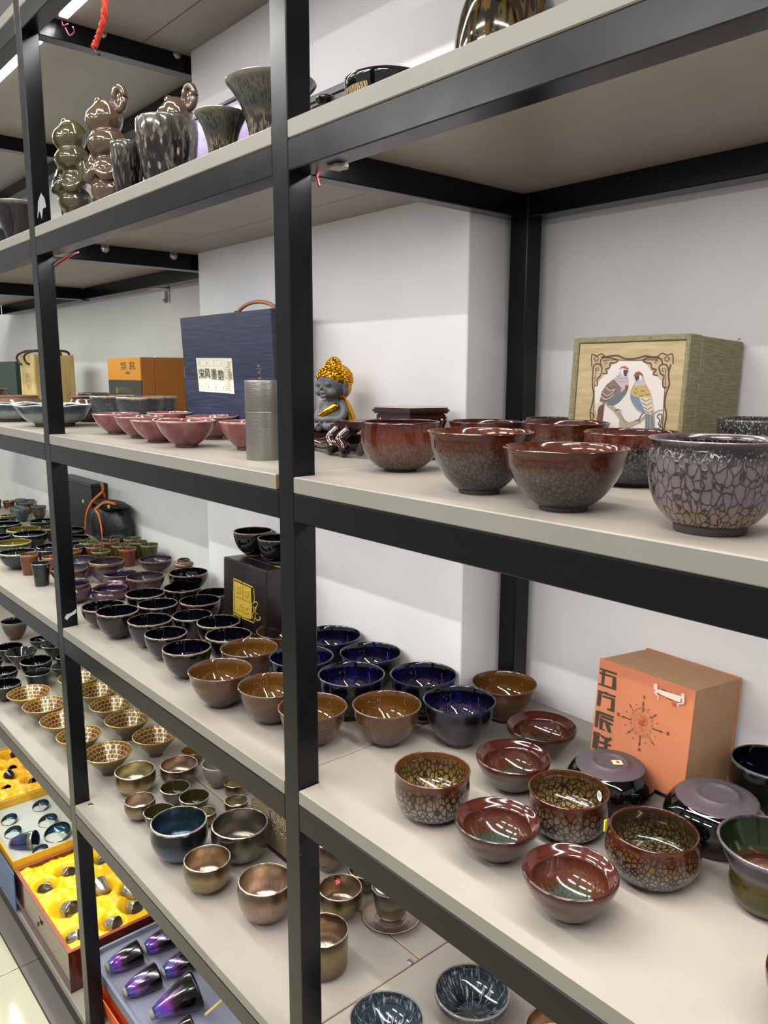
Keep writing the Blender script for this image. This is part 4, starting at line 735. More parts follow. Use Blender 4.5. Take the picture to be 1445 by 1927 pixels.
PRINTS = {
'bird': [('p', 'paper', [(58.6, 136.4), (68.3, 145.1), (76.3, 156.8), (88.6, 162.5), (129.8, 162), (140, 156.3), (149.5, 146.1), (159.7, 139), (168.6, 132), (172.8, 120), (174.9, 40.9), (73.2, 33.6), (51.9, 89.5), (47.2, 122.2)], 0),
 ('r', 'scroll', [(41.1, 154.8), (42.3, 126.5), (46.5, 111.2), (44.6, 93.6), (42.3, 82.5), (45.3, 67.2), (43.4, 44.9), (48.2, 25.2)], 2.4),
 ('r', 'scroll', [(46.9, 151.6), (46.1, 126.5), (47.6, 111.3), (48.2, 89.4), (52.3, 25.5)], 1.2),
 ('r', 'scroll', [(55.2, 169.3), (65.7, 169.7), (85.1, 171), (99.6, 166.2), (118.4, 166), (135, 169.6), (147.1, 167.9), (158.8, 168.2)], 2.6),
 ('r', 'scroll', [(58.3, 164.4), (85.8, 164.6), (99.9, 163.9), (119.9, 163.5), (139.2, 164), (157, 163.7)], 1.2),
 ('r', 'scroll', [(179.1, 157), (176.9, 142.1), (179.9, 128.1), (175.7, 114), (175.5, 97.9), (180.1, 83.9), (178.2, 64.6), (180.2, 35.2)], 2.6),
 ('r', 'scroll', [(171.7, 151.1), (173, 128), (173.4, 114), (173.9, 93.8), (176.7, 34.9)], 1.2),
 ('r', 'scroll', [(38.4, 154.9), (36.5, 173.4), (45.6, 171.1), (54.7, 174.1), (61.7, 170.8)], 2.0),
 ('r', 'scroll', [(183, 157), (180.3, 171.8), (172.5, 170), (163, 173.2), (157.6, 169.3)], 2.0),
 ('r', 'scroll', [(41.8, 141.8), (41.8, 154.8), (48.2, 159.1), (56.6, 155.8), (58.6, 149.4), (56.8, 140.7), (50.7, 134.2), (52.8, 126.6), (48.3, 124.4)], 2.2),
 ('r', 'scroll', [(56.7, 154.8), (54.3, 164.5), (60.6, 168.1), (75.1, 167.4), (87.2, 163.5), (81.1, 159.9), (73.3, 160), (72.8, 152.5), (65.1, 150.4), (69.7, 144), (60.4, 144)], 2.2),
 ('r', 'scroll', [(177.8, 142.1), (174.2, 154.1), (167, 157.1), (160.4, 154.1), (163.8, 144.1), (170, 140.1), (168.6, 132), (170.6, 124), (176.3, 124.1)], 2.2),
 ('r', 'scroll', [(166, 156.1), (162.8, 164.2), (155.6, 166.3), (138.9, 167), (132.1, 163), (139.7, 159.4), (145.8, 158.3), (148.9, 151.2), (156.2, 149.1), (151, 143), (159.4, 141)], 2.2),
 ('r', 'scroll', [(45.5, 151.6), (50.2, 152.6), (53.2, 149.4), (49.3, 147.8), (48, 149.9)], 1.0),
 ('r', 'scroll', [(60, 161.2), (63, 163.8), (67.2, 161.6), (64.9, 159), (62.1, 160.1)], 1.0),
 ('r', 'scroll', [(170, 151.1), (166.5, 151.1), (166.3, 147.6), (169.8, 147.1)], 1.0),
 ('r', 'scroll', [(158.4, 161.2), (154.8, 162.8), (152.7, 159.7), (156.4, 158.2)], 1.0),
 ('r', 'scroll', [(40.5, 167.9), (46.5, 162.4), (50, 167.8), (45.7, 170), (42.7, 165.7)], 1.3),
 ('r', 'scroll', [(177.5, 166), (172.3, 161), (168.3, 166.1), (172.7, 168), (175.4, 164)], 1.3),
 ('r', 'scroll', [(177, 64.5), (168.3, 70.2), (169.9, 76.4), (164.6, 82.3), (172.5, 84.6), (171.1, 65.2), (161.8, 64.7), (157.9, 67.6), (153.5, 64.3)], 1.8),
 ('r', 'scroll', [(48.2, 25.2), (83.2, 26.7), (115.1, 31.3), (146.1, 31.6), (180.2, 35.2)], 2.6),
 ('r', 'scroll', [(43.7, 82.6), (51, 78.5), (48.9, 71.8), (53.5, 67.6)], 1.8),
 ('p', 'branch', [(72.2, 94.5), (82.6, 95.9), (97.7, 87.9), (109.3, 74.6), (117.2, 70.7), (136.4, 76.9), (144.2, 83.5), (146, 78.4), (133.5, 69.4), (118.2, 61.3), (110.5, 38.5), (100.3, 37.7), (99.1, 74.1), (87.6, 85.4)], 0),
 ('r', 'branch', [(158.3, 85.6), (165, 89.4), (172.9, 91.7)], 2.6),
 ('r', 'branchdark', [(98, 84.7), (105.4, 75.5), (111.2, 68.3)], 0.8),
 ('p', 'maroon', [(69.2, 97.7), (67.9, 58.5), (57.2, 57.9), (57, 86.4), (61.1, 98.5)], 0),
 ('p', 'cream', [(60.6, 103.9), (69.1, 98.8), (48.8, 86.1), (54.5, 97.2)], 0),
 ('p', 'belly', [(99.5, 118.7), (110.1, 126.3), (107.7, 113.6), (96.3, 100.6), (86.6, 94.8), (72.1, 95.6), (78.7, 107.6), (95, 113.3)], 0),
 ('p', 'lilac', [(90.1, 141.9), (94.4, 149.8), (103.9, 149.2), (109.4, 135.7), (110.1, 126.3), (99.8, 116.6), (82.3, 123.8), (81.2, 134.4)], 0),
 ('p', 'wingbrown', [(82.4, 135.5), (98.6, 121.9), (95, 113.3), (80.5, 103.4), (69.3, 97.1), (59.5, 101.2), (62, 115.9), (70.2, 126.8)], 0),
 ('p', 'rustred', [(104.5, 125.7), (110.3, 127.3), (110.4, 121), (107.9, 117.3), (105, 120.9)], 0),
 ('p', 'white', [(95.1, 151.4), (102.5, 151.3), (104.9, 139.8), (98.8, 140.9), (94.8, 146.1)], 0),
 ('p', 'slate', [(98.8, 149.8), (106.8, 148.7), (105.6, 139.8), (101.8, 139.8), (99.4, 144)], 0),
 ('p', 'cap', [(90.5, 149.8), (94.6, 154), (100.8, 155.5), (107.4, 152.4), (107.8, 148), (102.5, 150.8), (96.1, 151.9)], 0),
 ('p', 'slate', [(106, 147.4), (109.7, 146.1), (105.9, 145.3)], 0),
 ('r', 'cream', [(61.3, 109.4), (69.9, 104.2), (80.1, 107.7), (87.1, 115.3)], 1.2),
 ('r', 'cream', [(63.4, 114.9), (72, 109.6), (80.8, 113.1), (86.5, 120.6)], 1.0),
 ('r', 'cream', [(69.3, 122.5), (77.7, 117.3), (86.6, 119.6)], 1.0),
 ('r', 'slate', [(62.4, 111.6), (70.9, 106.9), (81.1, 110.4), (89.4, 117.5)], 0.9),
 ('r', 'slate', [(70.3, 125.7), (78.6, 121.6), (88.8, 123.9)], 0.8),
 ('r', 'slate', [(60.6, 103.9), (68.9, 100.9), (79, 105.5)], 0.8),
 ('r', 'wingbrown', [(84.8, 136.6), (95.7, 131.4), (108.3, 131.5)], 0.6),
 ('r', 'wingbrown', [(87, 140.8), (97.8, 135.6), (109, 136.7)], 0.6),
 ('p', 'wing2', [(123, 133.7), (133.3, 139.9), (139.3, 129.7), (147.6, 119.6), (153.6, 107.4), (159.9, 82.1), (153.9, 82.8), (141.6, 85.4), (130.2, 89.1), (121.9, 97.2), (116, 106.5), (114.9, 116.9), (118.8, 126.4)], 0),
 ('p', 'lilac', [(132, 141), (136.1, 138.9), (140.2, 126.6), (124, 124.4), (119.4, 126.9), (125.5, 133.7)], 0),
 ('p', 'yellow', [(118.4, 124.3), (138.9, 127.1), (149, 117.5), (153.7, 106.9), (135.5, 108), (120.5, 110.8), (115.6, 115.9)], 0),
 ('p', 'cream', [(133, 109), (152.2, 109.4), (157.5, 93.2), (153.9, 82.8), (143.9, 86.5), (133, 97.6)], 0),
 ('p', 'blue', [(115.6, 112.7), (132, 106.9), (144.5, 86.6), (152.8, 81.6), (140.3, 86.2), (124.5, 96.2), (116.7, 105.4)], 0),
 ('p', 'tail', [(144, 85.5), (159.8, 83.1), (162.6, 67.8), (158.3, 63.5), (147, 62.9)], 0),
 ('r', 'slate', [(150.7, 84.2), (151.8, 63.1)], 0.9),
 ('r', 'slate', [(156.3, 82.9), (158.7, 65.6)], 0.9),
 ('r', 'slate', [(147.1, 84.6), (148.2, 62.9)], 0.9),
 ('r', 'slate', [(135.6, 107), (143.3, 103), (151.3, 107.4)], 1.0),
 ('r', 'slate', [(137.5, 100.8), (146.4, 97), (153.1, 101.3)], 1.0),
 ('r', 'slate', [(140.6, 94.7), (148.2, 90.8), (154.9, 95.2)], 1.0),
 ('r', 'slate', [(143.6, 89.6), (149.9, 86.3), (156.2, 89.1)], 1.0),
 ('r', 'slate', [(121.1, 117), (125.1, 114), (128.5, 117.2)], 0.9),
 ('r', 'slate', [(131.3, 113.1), (135.3, 110.1), (138.6, 113.2)], 0.9),
 ('r', 'slate', [(133.1, 119.3), (137, 117.3), (140.4, 119.4)], 0.9),
 ('r', 'slate', [(142.1, 114.3), (145.9, 112.4), (149.3, 114.5)], 0.9),
 ('r', 'slate', [(121.8, 122.2), (124.4, 120.2), (127.9, 122.3)], 0.8),
 ('p', 'white', [(128.3, 141.5), (132.6, 141), (132.7, 134.8), (127.9, 134.2)], 0),
 ('p', 'slate', [(120.5, 140.4), (128.6, 141.5), (128.9, 135.8), (124.6, 132.4), (121.6, 135.7)], 0),
 ('p', 'capred', [(119.1, 141.4), (121.8, 145.6), (127.7, 147.1), (133.5, 144), (136, 137.7), (131.9, 141.8), (124.5, 142.5)], 0),
 ('p', 'slate', [(117, 140.7), (120.9, 141.5), (121.1, 139.7)], 0),
 ('r', 'slate', [(140.9, 86.4), (137.2, 81.1), (134.2, 74.7)], 1.3),
 ('r', 'slate', [(128.1, 73.9), (134.1, 75.2), (138.3, 70.7)], 1.0),
 ('r', 'slate', [(90, 87.6), (97.4, 90), (103, 86)], 0.9)],
'orange': [('p', 'ink', [(2.6, 159.1), (35.9, 160), (35.6, 156.4), (1.9, 155.8)], 0),
 ('p', 'ink', [(7.1, 159.1), (13.8, 158.7), (13.5, 130.7), (7.7, 130.7)], 0),
 ('r', 'ink', [(2.3, 150.5), (34.8, 151.7)], 3.6),
 ('p', 'ink', [(28.4, 151.6), (35.8, 152.1), (37.6, 132), (29, 132)], 0),
 ('r', 'ink', [(2.8, 131.4), (37.9, 133)], 3.4),
 ('r', 'ink', [(3.2, 119.7), (38.1, 120.7)], 3.6),
 ('p', 'ink', [(14.2, 120.7), (15.6, 122.6), (22.7, 123.5), (24.6, 120.9), (20.4, 119.9)], 0),
 ('p', 'ink', [(3.8, 119.2), (11.8, 119.9), (10.8, 95.2), (3.5, 94.8)], 0),
 ('r', 'ink', [(13.4, 114), (37.9, 115.7)], 3.6),
 ('p', 'ink', [(30.8, 116.8), (37.9, 116.3), (38.8, 95.5), (31, 95.1)], 0),
 ('r', 'ink', [(25.1, 95.9), (38.6, 96.6)], 3.6),
 ('p', 'ink', [(3.5, 85.9), (11.1, 86.4), (10.4, 58.6), (4, 58.2)], 0),
 ('r', 'ink', [(7, 85), (38.9, 86.3)], 4.2),
 ('r', 'ink', [(13.3, 80), (39, 81)], 4.2),
 ('r', 'ink', [(13.4, 74.8), (38.9, 73.5)], 4.2),
 ('p', 'ink', [(12.1, 76.3), (20.6, 76.9), (19.7, 59.8), (25.2, 60.5), (24.9, 58.5), (13.7, 57.5)], 0),
 ('p', 'ink', [(22.8, 74.9), (30.8, 74.5), (38.4, 58.7), (31.5, 58.3), (25.4, 67.8)], 0),
 ('r', 'ink', [(3.5, 48.4), (16.6, 49.7)], 3.4),
 ('r', 'ink', [(3.1, 44.4), (16, 45.4)], 3.4),
 ('p', 'ink', [(3.9, 42.6), (8.1, 43.2), (8.3, 21.8), (3.8, 21.2)], 0),
 ('p', 'ink', [(8.5, 42.4), (15.8, 44.6), (14.4, 22.3), (9.4, 21.8)], 0),
 ('r', 'ink', [(17.9, 48.3), (24.7, 47.1)], 3.4),
 ('r', 'ink', [(22, 46.3), (39.4, 48.2)], 3.6),
 ('r', 'ink', [(16.6, 36.3), (39.5, 38.8)], 3.6),
 ('r', 'ink', [(16.6, 27.4), (35.2, 29.3)], 3.6),
 ('p', 'ink', [(26.4, 46.3), (33.2, 47), (33.1, 27), (26.8, 26.4)], 0),
 ('r', 'ink', [(32.2, 44.7), (39.2, 51.2)], 4),
 ('p', 'ink2', [(89.8, 132.7), (88.4, 126), (90.2, 124.3), (91.9, 126.9)], 0),
 ('r', 'ink2', [(90.1, 126.5), (90.7, 114)], 1.6),
 ('p', 'ink2', [(51.3, 94), (57.8, 92.5), (60.6, 94.4), (58.7, 96)], 0),
 ('r', 'ink2', [(58.2, 94.3), (71.2, 94.7)], 1.6),
 ('p', 'ink2', [(131.1, 95.3), (125.1, 96.8), (122.5, 95), (124.4, 93.4)], 0),
 ('r', 'ink2', [(124.7, 95.1), (110.7, 94.6)], 1.6),
 ('p', 'ink2', [(91.5, 56.5), (93.2, 63.3), (91.4, 65), (89.6, 62.3)], 0),
 ('r', 'ink2', [(91.4, 62.8), (91.2, 74.8)], 1.6),
 ('p', 'ink2', [(64.3, 119.9), (67.4, 114.7), (70, 114.3), (69.6, 116.8)], 0),
 ('r', 'ink2', [(68.5, 115.8), (76.1, 108.4)], 0.9),
 ('p', 'ink2', [(116.9, 120.3), (110.9, 116), (109.8, 113.4), (112.5, 114.4)], 0),
 ('r', 'ink2', [(111.7, 115.2), (104.9, 108.7)], 0.9),
 ('p', 'ink2', [(65.4, 68.8), (71.8, 73.6), (72.8, 76.3), (70, 75.1)], 0),
 ('r', 'ink2', [(70.9, 74.4), (76.8, 80.4)], 0.9),
 ('p', 'ink2', [(117.7, 68.7), (114.8, 73.7), (112.4, 74), (112.7, 71.6)], 0),
 ('r', 'ink2', [(113.7, 72.6), (106.1, 80.3)], 0.9),
 ('r', 'ink3', [(111.2, 102), (111.4, 98.4), (111.1, 94.8), (110.4, 91.3), (109.2, 87.9), (107.5, 84.7), (105.4, 81.9), (103, 79.4), (100.3, 77.3), (97.4, 75.7), (94.2, 74.7), (91.1, 74.2), (87.9, 74.3), (84.7, 74.9), (81.8, 76.2), (79, 77.9), (76.6, 80.2), (74.5, 82.8), (72.8, 85.9), (71.6, 89.2), (70.9, 92.8), (70.7, 96.4), (71, 100.1), (71.8, 103.7), (73.1, 107.2), (74.9, 110.4), (77, 113.2), (79.5, 115.7), (82.3, 117.7), (85.3, 119.2), (88.4, 120.1), (91.6, 120.5), (94.8, 120.4), (97.8, 119.6), (100.7, 118.4), (103.4, 116.6), (105.8, 114.3), (107.8, 111.7), (109.4, 108.7), (110.5, 105.4), (111.2, 102)], 0.5),
 ('p', 'ink2', [(108, 98.4), (110.7, 99), (109.7, 96.6)], 0),
 ('p', 'ink2', [(106.1, 89.5), (108.8, 90.2), (107.8, 87.8)], 0),
 ('p', 'ink2', [(101.2, 82.2), (103.9, 82.9), (102.8, 80.5)], 0),
 ('p', 'ink2', [(95.6, 78.4), (98.3, 79), (97.2, 76.6)], 0),
 ('p', 'ink2', [(89.3, 76.9), (92, 77.5), (90.9, 75.1)], 0),
 ('p', 'ink2', [(83, 77.9), (85.8, 78.6), (84.6, 76.2)], 0),
 ('p', 'ink2', [(76.3, 82.6), (79.1, 83.3), (78, 80.9)], 0),
 ('p', 'ink2', [(72.1, 90.3), (75, 90.9), (73.8, 88.5)], 0),
 ('p', 'ink2', [(71.2, 97.6), (74, 98.2), (72.9, 95.8)], 0),
 ('p', 'ink2', [(73.2, 106.6), (76, 107.2), (74.9, 104.8)], 0),
 ('p', 'ink2', [(78.4, 113.9), (81.1, 114.5), (80, 112.1)], 0),
 ('p', 'ink2', [(84.7, 117.9), (87.4, 118.5), (86.3, 116.1)], 0),
 ('p', 'ink2', [(91.3, 119), (94.1, 119.6), (93, 117.2)], 0),
 ('p', 'ink2', [(98.1, 117.1), (100.8, 117.7), (99.7, 115.3)], 0),
 ('p', 'ink2', [(104.1, 111.7), (106.8, 112.3), (105.8, 109.9)], 0),
 ('p', 'ink2', [(107.1, 105.5), (109.8, 106.1), (108.7, 103.7)], 0),
 ('p', 'ink2', [(77.3, 122.2), (80.5, 123.1), (79.4, 120.2)], 0),
 ('p', 'ink2', [(100.1, 122.4), (103.1, 123.3), (102.1, 120.4)], 0),
 ('p', 'ink2', [(61.3, 105.7), (64.5, 106.6), (63.5, 103.6)], 0),
 ('p', 'ink2', [(61.5, 83.5), (64.8, 84.5), (63.7, 81.5)], 0),
 ('p', 'ink2', [(78.2, 67.6), (81.3, 68.6), (80.3, 65.6)], 0),
 ('p', 'ink2', [(101, 68.1), (104.1, 69.1), (103.1, 66.2)], 0),
 ('p', 'ink2', [(116.9, 84.1), (119.9, 85), (118.9, 82.2)], 0),
 ('p', 'ink2', [(116.8, 106.1), (119.8, 107.1), (118.8, 104.2)], 0),
 ('r', 'rust', [(92.2, 93.3), (91.5, 93), (90.8, 93.4), (90.8, 94.6), (91.7, 95.8), (93.3, 96.1), (94.5, 94.8)], 0.7),
 ('r', 'rust', [(88.8, 93.5), (88.3, 93.8), (88.4, 94.8), (89.3, 95.7), (90.6, 95.7), (91.4, 94.3), (90.8, 92.3)], 0.7),
 ('r', 'rust', [(96.8, 96.3), (96.6, 95.5), (95.8, 95), (94.9, 95.3), (94.5, 96.6), (95.3, 98.3), (97.1, 99)], 0.7),
 ('r', 'rust', [(98.1, 105.9), (98.5, 105.5), (98.3, 104.5), (97.4, 103.7), (96.1, 104), (95.5, 105.5), (96.3, 107.4)], 0.7),
 ('r', 'rust', [(91, 103.1), (91.6, 103.3), (92.2, 102.7), (92.1, 101.4), (91, 100.4), (89.5, 100.5), (88.6, 102)], 0.7),
 ('r', 'rust', [(86.7, 97.2), (86.7, 97.9), (87.4, 98.6), (88.5, 98.5), (89.1, 97.3), (88.5, 95.6), (86.8, 94.5)], 0.7),
 ('r', 'rust', [(93.3, 94.2), (92.8, 93.6), (92, 93.7), (91.5, 94.7), (92, 96.2), (93.5, 97.1), (95.1, 96.5)], 0.7),
 ('r', 'rust', [(95.1, 85.5), (94.5, 85.1), (93.8, 85.4), (93.5, 86.5), (94.4, 87.9), (95.9, 88.4), (97.3, 87.3)], 0.7),
 ('r', 'rust', [(94.1, 109.3), (94.7, 109.2), (95, 108.3), (94.5, 107.2), (93.2, 106.6), (91.9, 107.4), (91.7, 109.3)], 0.7),
 ('r', 'rust', [(91.9, 102.8), (92.5, 102.9), (93, 102.1), (92.6, 100.9), (91.4, 100.1), (90, 100.6), (89.4, 102.4)], 0.7),
 ('r', 'rust', [(89.8, 87.3), (89.2, 87.3), (88.8, 88), (89.2, 89.3), (90.5, 90), (91.9, 89.4), (92.3, 87.6)], 0.7),
 ('r', 'rust', [(88.7, 109.2), (89.3, 109.6), (90, 109.2), (90.1, 108), (89.2, 106.7), (87.6, 106.4), (86.4, 107.7)], 0.7),
 ('r', 'rust', [(93.2, 101), (93.7, 100.7), (93.8, 99.8), (92.9, 98.8), (91.6, 98.7), (90.7, 99.9), (91.1, 102)], 0.7),
 ('r', 'rust', [(84.4, 101.6), (84.7, 102.3), (85.6, 102.7), (86.5, 102.1), (86.5, 100.6), (85.4, 99.1), (83.5, 98.9)], 0.7),
 ('r', 'rust', [(87.5, 96.2), (87.4, 96.9), (88, 97.7), (89.1, 97.9), (89.9, 96.9), (89.6, 95.1), (88.1, 93.7)], 0.7),
 ('r', 'rust', [(88.3, 95.6), (88.1, 96.2), (88.6, 97.2), (89.7, 97.6), (90.7, 96.8), (90.7, 95.1), (89.4, 93.4)], 0.7),
 ('r', 'rust', [(99, 105.4), (99.4, 104.9), (99.1, 104), (98.1, 103.3), (96.9, 103.7), (96.5, 105.3), (97.5, 107.2)], 0.7),
 ('r', 'rust', [(86.5, 97.6), (86.6, 98.4), (87.3, 99), (88.4, 98.8), (88.9, 97.6), (88.2, 95.9), (86.5, 94.9)], 0.7),
 ('r', 'rust', [(96.4, 104.5), (96.9, 104.1), (96.8, 103.2), (95.8, 102.3), (94.5, 102.5), (93.9, 103.9), (94.6, 105.9)], 0.7),
 ('r', 'rust', [(96.9, 108.1), (97.4, 107.7), (97.4, 106.8), (96.6, 105.8), (95.3, 105.7), (94.4, 107), (94.8, 109)], 0.7),
 ('r', 'rust', [(85.6, 95.8), (85.5, 96.4), (86.1, 97.3), (87.2, 97.4), (88, 96.4), (87.7, 94.6), (86.2, 93.2)], 0.7),
 ('r', 'rust', [(86, 100.2), (86.3, 100.9), (87.1, 101.3), (88, 100.8), (88.1, 99.3), (87, 97.8), (85.2, 97.5)], 0.7),
 ('r', 'rust', [(94.6, 92.9), (94.1, 92.3), (93.2, 92.3), (92.7, 93.2), (93.1, 94.7), (94.5, 95.8), (96.2, 95.3)], 0.7),
 ('r', 'rust', [(91.9, 101.1), (92.6, 101.1), (93, 100.4), (92.5, 99.1), (91.2, 98.4), (89.9, 99), (89.5, 100.9)], 0.7),
 ('r', 'rust', [(98.7, 97.2), (98.6, 96.4), (97.9, 95.8), (96.8, 95.9), (96.3, 97.2), (96.9, 98.9), (98.7, 99.9)], 0.7),
 ('r', 'rust', [(91.2, 88.3), (90.6, 88.1), (90, 88.8), (90.3, 90), (91.4, 91), (92.9, 90.7), (93.7, 89.1)], 0.7),
 ('r', 'rust', [(102.6, 101.5), (102.7, 96.7), (101.6, 91.9), (99.6, 87.6), (96.7, 84.3), (93.3, 82.2), (89.7, 81.7), (86.2, 82.6), (83.2, 85.1), (81, 88.7), (79.8, 93.2), (79.8, 98.2), (80.9, 103), (83, 107.3), (85.9, 110.6), (89.4, 112.6), (93, 113.1), (96.4, 112.1), (99.4, 109.6), (101.5, 106), (102.6, 101.5)], 0.8),
 ('p', 'scrollpink', [(113.9, 159.4), (153.8, 161.2), (154.6, 152), (148, 150.9), (119.9, 152.8), (114.6, 154.3)], 0),
 ('p', 'scrollpink', [(106.1, 164), (107.2, 165.8), (110.3, 167), (112.5, 166), (114.1, 152.4), (110.4, 152.3), (107.2, 155.7)], 0),
 ('p', 'scrollsh', [(107.1, 156.9), (110.2, 157.6), (110.4, 152.3), (107.7, 154.1)], 0),
 ('r', 'scrollpink', [(108, 154.5), (110.4, 151.2), (115.4, 149.9), (116.4, 147.3), (115.9, 143.5)], 1.6),
 ('p', 'scrollpink', [(153.6, 164.9), (155.2, 166.5), (158.5, 167.1), (159.4, 162.8), (160.2, 153.9), (155.6, 151.8)], 0),
 ('p', 'scrollsh', [(153.3, 157.3), (156.3, 157.8), (156.7, 152.7), (153.7, 152.3)], 0),
 ('r', 'scrollpink', [(159.8, 154.9), (157.8, 151.1), (151.3, 148.9), (150.1, 146.4), (150.8, 143.5)], 1.6),
 ('p', 'rust', [(139.8, 146.9), (142, 148.9), (144.5, 148.6), (145, 145.2), (142.8, 142.8), (140.2, 143.6)], 0)],
'navylabel': [('p', 'label', [(68.6, 187.6), (238.4, 184.7), (239, 103.7), (71.5, 106.5)], 0),
 ('r', 'ink3', [(77.3, 182.6), (203.2, 180.6)], 0.5),
 ('r', 'ink3', [(76.5, 168.7), (201.8, 167.2)], 0.5),
 ('r', 'ink3', [(77.1, 125), (201.2, 123.8)], 0.5),
 ('r', 'ink3', [(76.2, 110.1), (202, 109.7)], 0.5),
 ('r', 'ink3', [(203.2, 180.6), (202, 109.7)], 0.5),
 ('r', 'ink3', [(77.3, 182.6), (76.2, 110.1)], 0.5),
 ('r', 'ink3', [(86.1, 178.7), (85.7, 172.1)], 2.2),
 ('r', 'ink3', [(120.3, 178.4), (119.9, 171.8)], 2.2),
 ('r', 'ink3', [(155.1, 178.5), (154.7, 172)], 2.2),
 ('r', 'ink3', [(190.4, 177.7), (190, 171.3)], 2.2),
 ('r', 'ink3', [(87.5, 120.5), (87, 113.8)], 2.2),
 ('r', 'ink3', [(121.7, 120.6), (121.3, 114)], 2.2),
 ('r', 'ink3', [(156.6, 120.6), (156.2, 114.1)], 2.2),
 ('r', 'ink3', [(191.9, 119.6), (191.5, 113.2)], 2.2),
 ('r', 'ink3', [(214.9, 177.9), (231.5, 175.6), (233.3, 178.4)], 0.9),
 ('r', 'ink3', [(219.7, 173.5), (218.1, 171.4), (232.7, 174)], 0.9),
 ('r', 'ink3', [(216.5, 169.3), (217.6, 167.1), (232.1, 169.6)], 0.9),
 ('r', 'ink3', [(209, 165), (229.7, 162.8), (231.4, 165.2)], 0.9),
 ('r', 'ink3', [(207.3, 160.7), (216.1, 158.5), (230.8, 160.8)], 0.9),
 ('r', 'ink3', [(212.9, 156.4), (215.9, 154.2), (230.2, 156.4)], 0.9),
 ('r', 'ink3', [(216.8, 152.1), (227.8, 149.9), (229.5, 152)], 0.9),
 ('r', 'ink3', [(212.3, 147.8), (214.1, 145.6), (228.9, 147.5)], 0.9),
 ('r', 'ink3', [(205.1, 143.4), (214.1, 141.3), (228.3, 143.1)], 0.9),
 ('r', 'ink3', [(204.8, 139.1), (226, 137), (227.6, 138.6)], 0.9),
 ('r', 'ink3', [(211, 134.8), (212.1, 132.6), (227, 134.2)], 0.9),
 ('r', 'ink3', [(213.6, 130.5), (212.4, 128.3), (226.4, 129.7)], 0.9),
 ('r', 'ink3', [(207.9, 126.1), (224.1, 124.1), (225.7, 125.3)], 0.9),
 ('r', 'ink3', [(201.3, 121.6), (210.1, 119.6), (225.1, 120.8)], 0.9),
 ('r', 'ink3', [(202.5, 117.3), (210.6, 115.2), (224.4, 116.3)], 0.9),
 ('r', 'ink3', [(208.9, 113), (222.2, 111.1), (223.8, 111.8)], 0.9),
 ('p', 'tan', [(222.1, 159.2), (233.8, 152.1), (234.8, 139.3), (222.8, 134.9), (218.6, 144.9)], 0)],
'gilt': [('r', 'gilt', [(357.9, 169.4), (357.5, 122.3)], 1.2),
 ('p', 'gilt', [(345.9, 169.5), (353.1, 169.5), (353, 164.6), (345.8, 164.6)], 0),
 ('p', 'gilt', [(346.7, 155.3), (353.9, 155.3), (353.8, 150.4), (346.6, 150.4)], 0),
 ('p', 'gilt', [(347.2, 142.3), (354.3, 142.4), (354.2, 137.5), (347.1, 137.4)], 0),
 ('p', 'gilt', [(347.2, 128), (354.4, 128.1), (354.3, 123.2), (347.1, 123.1)], 0),
 ('r', 'gilt', [(338.4, 160.6), (365.1, 160.2)], 0.6)],
'black': [('p', 'gold', [(50.5, 146.4), (55.5, 149.6), (88.4, 147.5), (125.1, 145.9), (127.4, 113.9), (130.2, 111.3), (128.7, 74.5), (123.9, 70.2), (88.9, 67.9), (52.8, 71)], 0),
 ('r', 'gold', [(86.4, 152.5), (58.5, 154), (50.5, 153.5), (48.5, 148.2), (48.8, 69), (54.9, 67.1), (81, 65.4)], 3),
 ('r', 'gold', [(89.3, 152), (133.7, 149.8)], 3.5),
 ('r', 'gold', [(86.9, 65.2), (139.3, 65.8), (141, 77.4)], 3),
 ('r', 'gold', [(137.5, 146.9), (140.5, 124.2), (137.8, 113)], 2.4),
 ('r', 'gold', [(135, 109.2), (138.8, 114.2), (146.3, 118), (152.9, 116.3), (152, 109.7), (146.4, 104.3), (138.9, 101.5), (134.1, 104.7)], 2.4),
 ('r', 'gold', [(135.1, 98.5), (140.9, 94.5), (133.4, 86.3), (132.5, 74.3)], 2.2),
 ('r', 'gold', [(148.3, 104.7), (144.6, 94.3), (144.8, 80.4), (152.4, 74.8), (161.7, 78.1), (167.2, 83.6), (162.5, 85.7)], 2.8),
 ('r', 'gold', [(150.3, 91.3), (154.1, 91.1)], 3),
 ('r', 'golddark', [(57.7, 112.3), (88.6, 111.3), (127.4, 111.2)], 1.0),
 ('r', 'golddark', [(89.3, 146.6), (91.5, 112.5)], 1.0),
 ('r', 'gold', [(130.9, 40.6), (134.9, 31.9)], 1.6),
 ('r', 'gold', [(140.5, 40.3), (146.2, 35.8)], 1.6)]}
LZ, MZ, TZ, BZ, GZ = .8778, 1.376, 1.867, .3815, -.315
